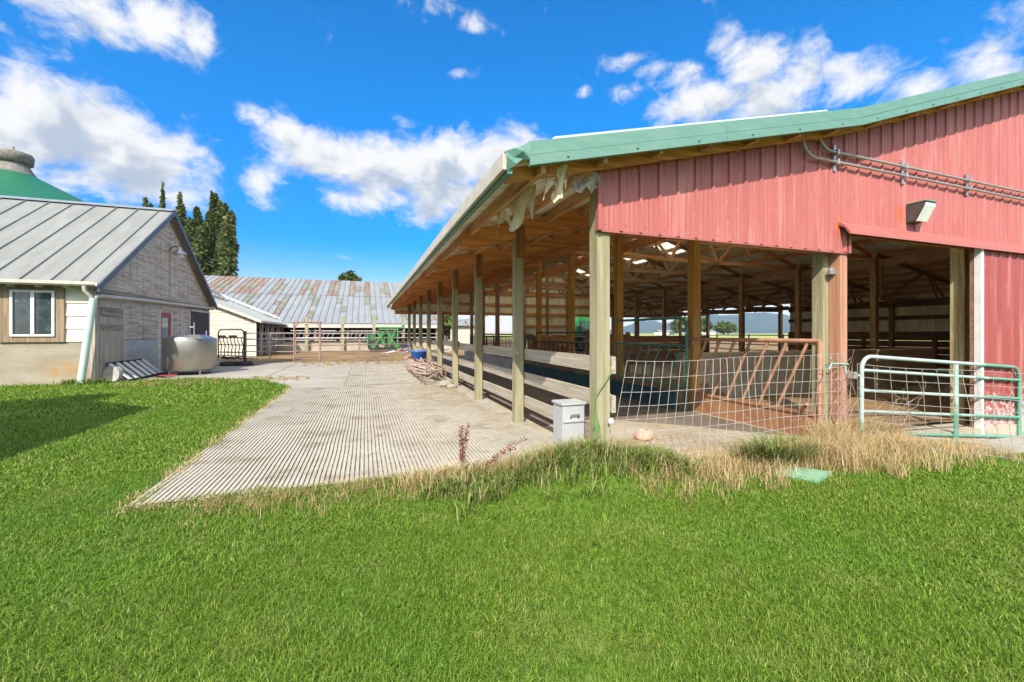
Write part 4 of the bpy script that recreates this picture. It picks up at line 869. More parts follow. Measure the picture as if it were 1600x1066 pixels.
# ------------------------------------------------------------------ left: weathered shed
def build_shed():
    X0, X1, YA, YB = -19.0, -6.93, 14.5, 23.4
    root = thing('weathered_shed', (X1, YA, 0), 'weathered grey board shed with silver seamed metal roof, white front and peeling gable', 'shed')
    YR, ZR, ZE = 18.9, 5.90, 2.66; sl = (ZR - ZE) / (YR - 14.2)
    rz = lambda y: ZR - sl * abs(y - YR)
    m = MB()                                                                  # near-black box stands in for the unlit inside
    m.box((X0, YA + .12, 0), (X1 - .06, YB, 2.7)); m.build('dark_interior', M['darkvoid'], root)
    m = MB(); m.box((X0, YA, -.3), (X1, YA + .2, 1.12)); f = m.build('footing', M['footing_stain'], root)
    m = MB(); m.box((X1 - .2, YA + .2, -.3), (X1 + .002, YB, 1.14)); m.build('footing', M['footing_grey'], root)
    m = MB()
    for k in range(5):
        z = 1.125 + .345 * k; m.prism([(YA - .006, z), (YA - .026, z), (YA - .004, z + .342), (YA + .1, z + .342), (YA + .1, z)], 'x', X0, X1 - .02)
    w = m.build('front_wall', M['whiteboard'], root)
    # window
    wx0, wx1, z0, z1 = -8.59, -7.71, 1.27, 2.47
    m = MB()
    m.box((wx0 - .24, YA - .06, 1.12), (wx0 - .02, YA + .06, 2.66)); m.box((wx1 + .02, YA - .06, 1.12), (wx1 + .19, YA + .06, 2.66)); m.box((wx0 - .02, YA - .055, 1.12), (wx1 + .02, YA + .06, 1.25)); m.box((wx0 - .02, YA - .055, 2.49), (wx1 + .02, YA + .06, 2.66))
    c = m.build('window_casing', M['casing'], root)
    win = MB(); t = .055
    win.box((wx0, YA - .09, z0), (wx1, YA - .01, z0 + t)); win.box((wx0, YA - .09, z1 - t), (wx1, YA - .01, z1)); win.box((wx0, YA - .088, z0 + t), (wx0 + t, YA - .01, z1 - t)); win.box((wx1 - t, YA - .088, z0 + t), (wx1, YA - .01, z1 - t)); win.box(((wx0 + wx1) / 2 - .035, YA - .085, z0 + t), ((wx0 + wx1) / 2 + .035, YA - .01, z1 - t))
    wn = win.build('window', M['white'], root)
    m = MB(); m.box((wx0 + t, YA - .05, z0 + t), (wx1 - t, YA - .03, z1 - t)); m.build('pane', M['glass'], wn)
    # gable siding: lapped boards, clipped by the roof line
    z = 1.15; m = MB()
    while z < ZR - .1:
        ht = .148; a = max(YA - .005, YR - (ZR - .08 - z) / sl); b = min(YB + .005, YR + (ZR - .08 - z) / sl)
        m.prism([(a, z), (b, z), (b - (ht / sl if z > 2.6 else 0), z + ht), (a + (ht / sl if z > 2.6 else 0), z + ht)], 'x', X1 - .05, X1 + .012 + .006 * random.random()); z += .15
    m.build('gable_siding', M['peeling'], root)
    m = MB(); m.box((X1 - .02, YA, 2.42), (X1 + .045, YB, 2.60)); m.build('band_board', M['greywood_y'], root)
    # corner boards and plank door
    m = MB(); m.box((X1 - .08, YA - .03, 0), (X1 + .04, YA + .14, 2.5)); m.build('corner_board', M['greywood'], root)
    d = MB()
    for k in range(7): d.box((X1 + .03, 14.67 + .157 * k, .0), (X1 + .058 + .006 * (k % 3), 14.67 + .157 * k + .15, 2.07))
    dr = d.build('plank_door', M['greywood'], root)
    m = MB(); m.box((X1 + .07, 14.68, 1.48), (X1 + .10, 15.75, 1.60)); m.build('ledge', M['greywood_y'], dr)
    m = MB(); m.box((X1 + .07, 14.68, 1.84), (X1 + .095, 15.76, 2.06)); m.build('ledge', M['greywood_y'], dr)
    m = MB(); m.box((X1, 15.78, 0), (X1 + .06, 15.90, 2.2)); m.box((X1, 14.62, 2.08), (X1 + .062, 15.78, 2.22)); m.build('door_frame', M['greywood'], root)
    # red door with a pane
    y0, y1 = 18.32, 19.18
    m = MB(); m.box((X1 + .0, y0, .05), (X1 + .04, y1, 1.02)); m.box((X1, y0, 1.02), (X1 + .04, y0 + .14, 2.1)); m.box((X1, y1 - .14, 1.02), (X1 + .04, y1, 2.1)); m.box((X1, y0 + .14, 1.93), (X1 + .04, y1 - .14, 2.1)); m.box((X1, y0 + .14, 1.02), (X1 + .045, y1 - .14, 1.14))
    rd = m.build('door', M['reddoor'], root)
    m = MB(); m.box((X1 + .01, y0 + .14, 1.14), (X1 + .02, y1 - .14, 1.93)); m.build('pane', M['glass_light'], rd)
    m = MB(); m.lathe([(0, .03), (.03, .01), (.03, -.02), (0, -.03)], 8, (X1 + .06, y1 - .08, 1.0)); m.build('handle', M['galv'], rd)
    m = MB(); m.box((X1, y0 - .09, .0), (X1 + .06, y0 - .005, 2.2)); m.box((X1, y1 + .005, .0), (X1 + .06, y1 + .09, 2.2)); m.build('door_frame', M['whitesiding'], root)
    m = MB(); m.box((X1, 20.2, 1.1), (X1 + .05, 20.3, 2.3)); m.build('window_frame', M['whitesiding'], root)
    b = MB()
    for k in range(9): b.box((X1 + .012, 21.2 + .23 * k, 1.14), (X1 + .04 + .006 * (k % 2), 21.2 + .23 * k + .225, 2.28))
    bw = b.build('boarded_window', M['plank_boarded'], root)
    m = MB(); m.box((X1 + .01, 23.28, 1.1), (X1 + .055, 23.36, 2.35)); m.box((X1 + .01, 21.1, 2.285), (X1 + .055, 23.28, 2.36)); m.build('frame', M['whitesiding'], bw)
    # roof
    for side, nm in ((-1, 'front'), (1, 'back')):
        m = MB(); ye = YR + side * (YR - 14.18); x = X0 - .3; prof = []
        while x < X1 + .26:
            prof += [(x, 0), (x + .012, .05), (x + .028, .05), (x + .04, 0)]
            for k in range(1, 9): prof += [(x + .04 + k * .065 - .012, 0), (x + .04 + k * .065, .006), (x + .04 + k * .065 + .012, 0)]
            x += .61
        prof = [p for p in prof if p[0] < X1 + .26] + [(X1 + .26, 0)]
        m.grid([[(px, YR, ZR + .02 + h) for px, h in prof], [(px, ye, rz(ye) + .02 + h) for px, h in prof]])
        m.grid([[(px, YR, ZR - .03) for px in (X0 - .3, X1 + .25)], [(px, ye, rz(ye) - .03) for px in (X0 - .3, X1 + .25)]])
        m.build('roof', M['shedroof'], root)
    m = MB(); m.prism([(YR - .22, ZR - .06), (YR, ZR + .05), (YR + .22, ZR - .06), (YR, ZR + .065)], 'x', X0 - .3, X1 + .27); m.build('ridge_cap', M['galv'], root)
    for s in (-1, 1):
        ye = YR + s * (YR - 14.16); m = MB()
        m.prism([(YR, ZR + .03), (ye, rz(ye) + .03), (ye, rz(ye) - .17), (YR, ZR - .17)], 'x', X1 + .24, X1 + .28); m.build('rake_trim', M['rake'], root)
        m = MB()
        for k in range(24):
            ya = YR + s * k * .195; m.prism([(ya, rz(ya) - .04), (ya + s * .185, rz(ya + s * .185) - .04), (ya + s * .185, rz(ya + s * .185) - .065), (ya, rz(ya) - .065)], 'x', X1 - .02, X1 + .235)
        m.build('soffit_boards', M['greywood_y'], root)
        m = MB(); m.prism([(YR, ZR - .07), (ye, rz(ye) - .07), (ye, rz(ye) - .20), (YR, ZR - .20)], 'x', X1 + .02, X1 + .05); m.build('barge_board', M['greywood_y'], root)
    m = MB(); m.box((X0, 14.24, 2.63), (X1 + .24, 14.29, 2.70)); m.build('eave_board', M['casing'], root)
    for k in range(12):
        m = MB(); x = X1 - .5 - .55 * k; m.box((x - .025, 14.25, 2.55), (x + .025, YA - .02, 2.62)); m.build('rafter_tail', M['whiteboard'], root)
    gut = MB(); gut.prism([(14.06, 2.71), (14.06, 2.63), (14.10, 2.59), (14.18, 2.59), (14.20, 2.70), (14.185, 2.70), (14.17, 2.605), (14.105, 2.605), (14.075, 2.64), (14.075, 2.71)], 'x', X0, X1 + .22)
    gt = gut.build('gutter', M['gutterwhite'], root)
    m = MB(); m.tube([(X1 - .02, 14.12, 2.60), (X1 - .02, 14.13, 2.48), (X1 + .06, 14.2, 2.36), (X1 + .11, 14.25, 2.2)], .045, 10); m.build('elbow', M['gutterwhite'], gt)
    m = MB(); m.tube([(X1 + .11, 14.25, 2.28), (X1 - .15, 14.22, -.05)], .082, 16); m.build('downspout', M['mintpipe'], root)
    m = MB(); m.tube([(X1 + .11, 14.25, 2.22), (X1 + .12, 14.33, 2.32), (X1 + .12, 14.55, 2.37), (X1 + .11, 17, 2.43), (X1 + .11, 20, 2.47), (X1 + .11, 23.7, 2.53)], .055, 10); m.build('drain_pipe', M['gutterwhite'], root)
    m = MB(); m.tube([(X1 + .03, 19.1, 2.6), (X1 + .03, 19.1, 4.75)], .018, 6); m.build('conduit', M['greywood'], root)
    # lamp on the gable
    lamp = thing('barn_lamp', (X1, 19.1, 4.5), 'gooseneck yard lamp with bell shade on the peeling shed gable', 'lamp')
    m = MB(); m.tube([(X1 + .02, 19.1, 4.40), (X1 + .10, 19.1, 4.58), (X1 + .22, 19.1, 4.62), (X1 + .33, 19.1, 4.56)], .022, 8); m.build('arm', M['lampgrey'], lamp)
    m = MB(); m.lathe([(.03, .22), (.07, .2), (.09, .1), (.20, .02), (.22, -.07), (.215, -.07), (.19, .0), (.06, .05)], 20, (X1 + .34, 19.1, 4.38)); m.build('lamp_shade', M['galv'], lamp)
    m = MB(); m.lathe([(0, .06), (.12, .04), (.14, -.05), (.10, -.13), (0, -.15)], 16, (X1 + .34, 19.1, 4.34)); m.build('lens', M['lens'], lamp)
    m = MB(); m.tube([(X1 + .04, 19.2, 4.9), (X1 + .30, 19.3, 5.0), (X1 + .35, 19.1, 4.62)], .006, 4); m.build('stay_wire', M['lampgrey'], lamp)
def stain(t, tc, v, c):
    x, y, z = objz(t, tc)
    g = t.noise(tc.outputs['Object'], 3.2, 5, .65)
    k = t.math('MULTIPLY', t.smooth(z, .10, .35), t.smooth(z, .75, .45))
    k = t.math('MULTIPLY', k, t.smooth(t.math('ABSOLUTE', t.math('ADD', x, .55)), .15, .75, 1, 0))
    return t.mix(t.math('MULTIPLY', k, t.smooth(g, .36, .68)), c, (.38, .20, .05))
M['footing_stain'] = mat('shed footing with orange lichen', (0.327, 0.294, 0.231), (0.262, 0.227, 0.168), 1.4, .9, 0, .3, 30, stretch=(.6, .6, 2.2), spots=[((0.177, 0.146, 0.105), 9, .58, .72, .5)], spec=.2, extra=stain, rnd=False)
M['glass_light'] = mat('pale door glass', (.30, .34, .35), (.16, .19, .20), 3, .08, spec=.8)
M['plank_boarded'] = wood('dark board over window', (.105, .08, .075), (.06, .045, .04), 'z', spots=[((.22, .17, .15), 4, .62, .7, .5)])
build_shed()

def yard_things():
    tank = thing('milk_tank', (-5.50, 16.78, 0), 'stainless steel bulk milk tank on short legs beside the weathered shed', 'tank')
    cx, cy = -5.50, 16.78
    m = MB(); m.lathe([(0, .15), (.70, .15), (.745, .19), (.75, 1.12), (.74, 1.16), (.70, 1.18)], 44, (cx, cy, 0), .98, 1.06); m.build('body', M['stainless'], tank)
    m = MB(); m.lathe([(.75, 1.16), (.76, 1.175), (.52, 1.27), (0, 1.30)], 44, (cx, cy, 0), .97, 1.05); ld = m.build('lid', M['tankcap'], tank)
    m = MB(); m.prism([(cx + .12, 1.20), (cx + .55, 1.16), (cx + .48, 1.30), (cx + .17, 1.31)], 'y', cy - .68, cy - .2); m.build('hatch', M['tankcap'], ld)
    for x, h in ((-.40, .30), (-.22, .42), (.05, .44), (.40, .16)):
        m = MB(); m.tube([(cx + x, cy + .2, 1.24), (cx + x, cy + .2, 1.28 + h)], .018, 8); m.build('inlet_pipe', M['galv'], ld)
    m = MB(); m.tube([(cx - .40, cy + .2, 1.56), (cx + .05, cy + .2, 1.56)], .014, 6); m.build('crossbar', M['galv'], ld)
    for a in (.6, 2.5, 3.9, 5.5):
        m = MB(); m.tube([(cx + .58 * math.cos(a), cy + .62 * math.sin(a), -.02), (cx + .58 * math.cos(a), cy + .62 * math.sin(a), .17)], .035, 8); m.build('leg', M['galv'], tank)
    # slatted rack lying against the wall, and litter
    root = thing('slatted_rack', (-6.2, 15.6, 0), 'slatted rack of white boards propped on the ground against the shed wall', 'rack')
    A = Vector((-6.80, 14.95, .50)); B = Vector((-6.22, 14.78, .04)); D = Vector((-.05, 2.0, .0))
    for k in range(6):
        o = D * (k / 5); m = MB(); m.beam(A + o, B + o, .17, .025, (1, 0, .8)); m.build('slat', M['white'], root)
    m = MB(); m.beam(B - D * .05 + Vector((0, 0, .0)), B + D * 1.25, .05, .05); m.build('frame', M['black'], root)
    m = MB(); m.beam(A - D * .05, A + D * .95, .05, .05); m.build('frame', M['black'], root)
    m = MB(); rng = random.Random(5)
    rows = [[(-5.95 + .11 * i + rng.uniform(-.02, .02), 15.35 + .1 * j + .12 * i * .3, .02 + .06 * rng.random()) for i in range(5)] for j in range(4)]
    m.grid(rows, True); single(m, 'red_rag', M['reddoor'], (-5.7, 15.5, 0), 'crumpled red rag on the ground beside the slatted rack', 'rag')
    m = MB(); m.tube([(-6.66, 14.72, .22), (-6.62, 14.86, .22)], .22, 20); single(m, 'drum_cover', M['footing_grey'], (-6.64, 14.8, 0), 'round grey lid standing on edge between the plank door and the slatted rack', 'lid')
    # curled galvanised sheet on a dark tyre heap
    m = MB(); n = 26; rows = []
    for j in range(5):
        v = j / 4; rows.append([(-5.85 + 1.65 * i / n, 20.55 + .9 * v - .25 * i / n, .12 + .30 * (1 - v) * (1 - .5 * i / n) + .018 * math.sin(i * 1.6) + .10 * v) for i in range(n + 1)])
    m.grid(rows); single(m, 'steel_sheet', M['galvsheet'], (-5.2, 20.8, 0), 'curved galvanised sheet lying on the ground under the black gate', 'steel sheet')
    for k, (x, y, lab) in enumerate(((-5.35, 20.35, 'black tyre lying flat under the left part of the galvanised sheet'), (-4.75, 20.3, 'black tyre lying flat under the right part of the galvanised sheet'))):
        m = MB(); m.lathe([(.15, 0), (.28, .0), (.31, .08), (.28, .17), (.15, .17), (.13, .08), (.15, 0)], 18, (x, y, 0)); single(m, 'tyre', M['black'], (x, y, 0), lab, 'tyre', 'tyres under the steel sheet')
yard_things()

def gates():
    # black stanchion gate between shed and corral
    root = thing('stanchion_gate', (-6.75, 24.3, 0), 'black feed gate with wavy stanchions between the shed corner and the pipe gates', 'gate')
    a = Vector((-6.72, 24.0, 0)); d = Vector((1.36, -1.2, 0))
    P = lambda u, z: tuple(a + d * u + Vector((0, 0, z)))
    m = MB(); m.tube([P(0, .1), P(0, 1.30), P(.03, 1.46), P(.1, 1.53), P(.9, 1.53), P(.97, 1.46), P(1, 1.30), P(1, .1)], .03, 8); m.build('gate_frame', M['blackgate'], root)
    for z in (.28, .44, .80, 1.15): m = MB(); m.tube([P(0, z), P(1, z)], .025, 6); m.build('bar', M['blackgate'], root)
    for i in range(7):
        u = .07 + .14 * i; m = MB(); m.tube([P(u, 1.15), P(u, .98), P(u + .05, .85), P(u + .07, .68), P(u + .04, .58), P(u + .04, .28)], .02, 6); m.build('stanchion', M['blackgate'], root)
    m = MB(); m.tube([P(1.04, 0), P(1.04, 1.45)], .07, 10); m.build('post', M['blackgate'], root)
    g1, Q = pipe_gate('corral_gate', 'long rust tinged five bar pipe gate on the left of the tall pipe frame', 'gate', lambda u: (-5.25 + 2.12 * u, 22.7 - .75 * u), (.20, 1.36), (.20, 1.36), (.25, .5, .75), .026, 'corralgate', rad=.08, braces=(.5,), group='corral pipe gates')
    g2, Q = pipe_gate('corral_gate', 'purple brown five bar pipe gate on the right of the tall pipe frame', 'gate', lambda u: (-1.90 + 3.95 * u, 21.0 + .6 * u), (.20, 1.40), (.22, 1.42), (.25, .5, .75), .028, 'purplegate', rad=.08, braces=(.42,), group='corral pipe gates')
    g3, Q = pipe_gate('corral_gate', 'narrow pipe gate closed inside the tall pipe frame', 'gate', lambda u: (-3.05 + 1.08 * u, 21.9 - .8 * u), (.24, 1.36), (.24, 1.36), (.25, .5, .75), .024, 'corralgate', rad=.06, group='corral pipe gates')
    root = thing('tall_pipe_archway', (-2.5, 21.5, 0), 'tall rusty pipe frame over the narrow corral gate', 'gate frame')
    for x, y in ((-3.12, 21.95), (-1.93, 21.02)): m = MB(); m.tube([(x, y, -.02), (x, y, 1.84)], .042, 8); m.build('upright', M['rustgate2'], root)
    m = MB(); m.tube([(-3.16, 21.98, 1.86), (-1.89, 21.0, 1.86)], .036, 8); m.build('crossbar', M['rustgate2'], root)
    for s, (x, y) in ((1, (-3.12, 21.95)), (-1, (-1.93, 21.02))): m = MB(); m.tube([(x, y, 1.62), (x + s * .22, y - s * .17, 1.83)], .022, 6); m.build('brace', M['rustgate2'], root)
    # wooden posts of the feed lane in front of the far barn
    for k, (px, lab) in enumerate(((-4.13, 'leftmost weathered post before the far barn, left of the tall pipe frame'), (-1.62, 'weathered post before the far barn, right of the tall pipe frame'), (.68, 'weathered post before the far barn, left of the green machine'), (2.95, 'weathered post before the far barn, behind the green machine'))):
        m = MB(); m.beam((px, 35, -.1), (px, 35, 2.6 + .1 * math.sin(k)), .22, .22, (0, 1, 0)); single(m, 'lane_post', M['post'], (px, 35, 0), lab, 'post', 'posts along the far feed lane')
    root = thing('lane_rail', (-1, 35, 0), 'grey pipe rails running between the wooden posts before the far barn', 'rail')
    for z, r in ((2.05, .035), (1.0, .05), (1.32, .03)): m = MB(); m.tube([(-6, 34.86, z), (6.2, 34.86, z)], r, 6); m.build('bar', M['galv'], root)
    m = MB(); m.box((-7.5, 35.2, 0), (7.0, 35.4, .72)); single(m, 'feed_curb', M['curb'], (0, 35.3, 0), 'long pale concrete feed curb in front of the far barn', 'curb')
    for i in range(2):
        root = thing('slant_feeder', (-5 + 3.3 * i, 35.6, 0), ['left feed front with slanted pipes under the far barn eave', 'right feed front with slanted pipes under the far barn eave'][i], 'feed front', 'slanted feed fronts at the far barn')
        x0 = -5.3 + 3.4 * i
        for z in (.8, 1.55): m = MB(); m.tube([(x0, 35.6, z), (x0 + 3.2, 35.6, z)], .035, 6); m.build('bar', M['galv'], root)
        for k in range(9): m = MB(); m.tube([(x0 + .1 + .34 * k, 35.6, .8), (x0 + .35 + .34 * k, 35.6, 1.55)], .028, 5); m.build('slant_bar', M['galv'], root)
M['corralgate'] = mat('pinkish weathered gate paint', (0.33, 0.238, 0.211), (0.264, 0.178, 0.145), 5, .6, 0, .05)
M['purplegate'] = mat('purple brown gate paint', (0.18, 0.108, 0.101), (0.238, 0.151, 0.137), 5, .6, 0, .05)
M['rustgate2'] = mat('rust brown pipe', (0.223, 0.124, 0.093), (0.285, 0.186, 0.155), 5, .7, 0, .05)
M['curb'] = mat('pale feed curb concrete', (0.426, 0.385, 0.303), (0.328, 0.279, 0.205), .8, .9, 0, .1, 12, spots=[((0.246, 0.18, 0.0984), 2, .6, .72, .7)])
gates()

def white_building():
    root = thing('white_outbuilding', (-6.1, 28.5, 0), 'white clapboard outbuilding with a low metal roof and dark open side, behind the shed', 'outbuilding')
    XE, ZE, s = -5.75, 2.10, .42; YW = 28.5
    rz = lambda x: ZE + s * (XE - x)
    m = MB(); z = 0
    while z < 4.6:
        x1 = min(-6.1, XE - (z + .15 - ZE + .1) / s) if z + .15 > ZE - .1 else -6.1
        m.prism([(YW, z), (YW - .03, z), (YW - .01, z + .148), (YW + .1, z + .148), (YW + .1, z)], 'x', -13.5, x1); z += .15
    m.build('wall', M['whitesiding'], root)
    m = MB(); m.box((-6.14, 28.44, 0), (-6.06, 28.62, 2.1)); m.build('corner_board', M['whiteboard'], root)
    for x in (-8.0, -7.45): m = MB(); m.box((x, 28.445, 1.1), (x + .4, 28.468, 1.24)); m.build('vent', M['darkvoid'], root)
    for a, b in ((28.25, 37.6),):
        m = MB(); prof = ribs(a, b, .45, .05, .02, False)
        m.grid([[(XE, y, ZE + h) for y, h in prof], [(-12.0, y, rz(-12.0) + h) for y, h in prof]])
        m.grid([[(XE, y, ZE - .05) for y in (a, b)], [(-12.0, y, rz(-12.0) - .05) for y in (a, b)]])
        m.grid([[(-12, y, rz(-12)) for y in (a, b)], [(-19, y, rz(-12) - 2.6) for y in (a, b)]])
    m.build('roof', M['outroof'], root)
    m = MB(); m.beam((XE, 28.22, ZE - .06), (-12.0, 28.22, rz(-12) - .06), .05, .15); m.build('rake_board', M['whitesiding'], root)
    m = MB(); m.beam((XE + .03, 28.25, ZE - .06), (XE + .03, 37.6, ZE - .06), .05, .13); m.build('eave_board', M['whitesiding'], root)
    m = MB(); m.beam((XE - .4, 37.65, ZE + .32), (-12.0, 37.65, rz(-12) + .32), .7, .16); m.build('rake_strip', M['rooftop'], root)
    m = MB(); m.box((-12, 28.7, 0), (-8.2, 37.5, 1.9)); m.build('dark_interior', M['darkvoid'], root)  # near-black box, the shade under the eave put into its colour
    for y in (29.9, 31.6, 33.2, 35.2, 37.0): m = MB(); m.beam((-6.1, y, 0), (-6.1, y, 2.15), .2, .2, (0, 1, 0)); m.build('post', M['greywood'], root)
    for i in range(3):
        pipe_gate('stall_gate', ['nearest grey pipe gate under the dark eave of the white outbuilding', 'middle grey pipe gate under the dark eave of the white outbuilding', 'farthest grey pipe gate under the dark eave of the white outbuilding'][i], 'gate', lambda u, i=i: (-5.9 + .3 * u, 28.9 + 2.8 * i + 2.6 * u), (.25, 1.3), (.25, 1.3), (.25, .5, .75), .03, 'galv', rad=.1, braces=(.5,), group='stall gates under the eave')
M['outroof'] = mat('dull outbuilding roof steel', (0.273, 0.288, 0.281), (0.229, 0.244, 0.236), 1.0, .6, 0, 0, stretch=(.5, 2, .5))
white_building()

def far_barn():
    root = thing('old_barn', (0, 39, 0), 'long old barn at the back with rust streaked metal roof and dark open front', 'barn')
    YE, ZE, YRg, ZRg = 36.2, 2.15, 51, 7.25; xa, xb = -26.0, 6.3
    zr = lambda y: ZE + (ZRg - ZE) * (y - YE) / (YRg - YE)
    rng = random.Random(4); m = MB(); ym = 44.6
    def sheet(x0, x1, y0, y1, lift, mi, ins=0.):
        m.cur = mi; pts = []
        for y in (y0, y1): pts.append([(x0 + (x1 - x0) * q, y, zr(y) + lift + (.035 if k in (1, 5) else .02 if k == 3 else 0)) for k, q in enumerate((0, .04, .1, .5, .9, .96, 1))])
        m.grid(pts)
    x = xa; k = 0; w = .50
    while x < xb - .01:
        up = rng.random(); pan = k % 5; rusty = .82 if x < -6 else .5
        sheet(x, x + w, ym - .15, YRg, .03, 1 if up < rusty and pan != 3 else 0)
        if pan in (0, 1): sheet(x + .02, x + w, 45.8 + .8 * rng.random(), 48.2 + .7 * rng.random(), .055, 2)
        sheet(x, x + w, YE, ym, 0, 0)
        if pan in (2, 3) and rng.random() < .93:
            y0 = YE + .6 + (3.2 if pan == 2 else .4)
            while y0 < ym - 1:
                L = rng.uniform(.9, 1.9)
                if rng.random() < .72: sheet(x + .02, x + w - .02, y0, min(y0 + L, ym - .3), .03, 2 if rng.random() < .8 else 1)
                y0 += L + .1
        x += w; k += 1
    m.cur = 0; m.grid([[(xa, YRg, ZRg), (xb, YRg, ZRg)], [(xa, 66, 2.1), (xb, 66, 2.1)]])
    m.build('roof', [M['galvsheet'], M['rustroof'], M['skylight']], root)
    m = MB(); m.box((xa, YE + .05, 1.80), (xb, YE + .12, 2.13)); m.build('eave_board', M['whitesiding'], root)
    m = MB(); m.box((xa, 38.5, 0), (xb - .3, 38.6, 2.4)); m.build('dark_interior', M['darkvoid'], root)  # near-black sheet, darkness behind the open front given as colour
    for k in range(11): m = MB(); m.beam((xb - .4 - 2.4 * k, 36.6, 0), (xb - .4 - 2.4 * k, 36.6, 2.0), .16, .16, (0, 1, 0)); m.build('post', M['post_dark'], root)
    m = MB(); m.prism([(YE + .2, 0), (65.8, 0), (65.8, 2.0), (YRg, ZRg - .15), (YE + .2, 2.1)], 'x', xb - .25, xb - .1); m.build('gable_wall', M['whitesiding'], root)
    # round green roofed barn behind the shed
    root = thing('round_barn', (-18.9, 32, 0), 'green metal conical roof with an old round ventilator, rising behind the shed', 'barn')
    cx, cy = -18.9, 32.0
    m = MB(); m.lathe([(7.5, 6.95), (7.3, 7.05), (4.5, 8.5), (.8, 10.45)], 120, (cx, cy, 0)); m.lathe([(7.55, 6.9), (7.2, 7.0)], 120, (cx, cy, 0)); m.build('roof', M['greenroof'], root)
    m = MB(); m.lathe([(6.9, 0), (6.9, 7.05)], 64, (cx, cy, 0)); m.build('wall', M['whitesiding'], root)
    m = MB(); m.lathe([(1.15, 10.0), (.56, 11.05)], 24, (cx, cy, 0)); vt = m.build('ventilator', M['ventwood'], root)
    m = MB(); m.lathe([(.5, 11.0), (.78, 11.05), (.82, 11.5), (.76, 11.6), (.3, 11.68), (.07, 11.74), (.05, 11.98), (0, 12.0)], 24, (cx, cy, 0)); m.build('cap', M['ventwood'], vt)
far_barn()

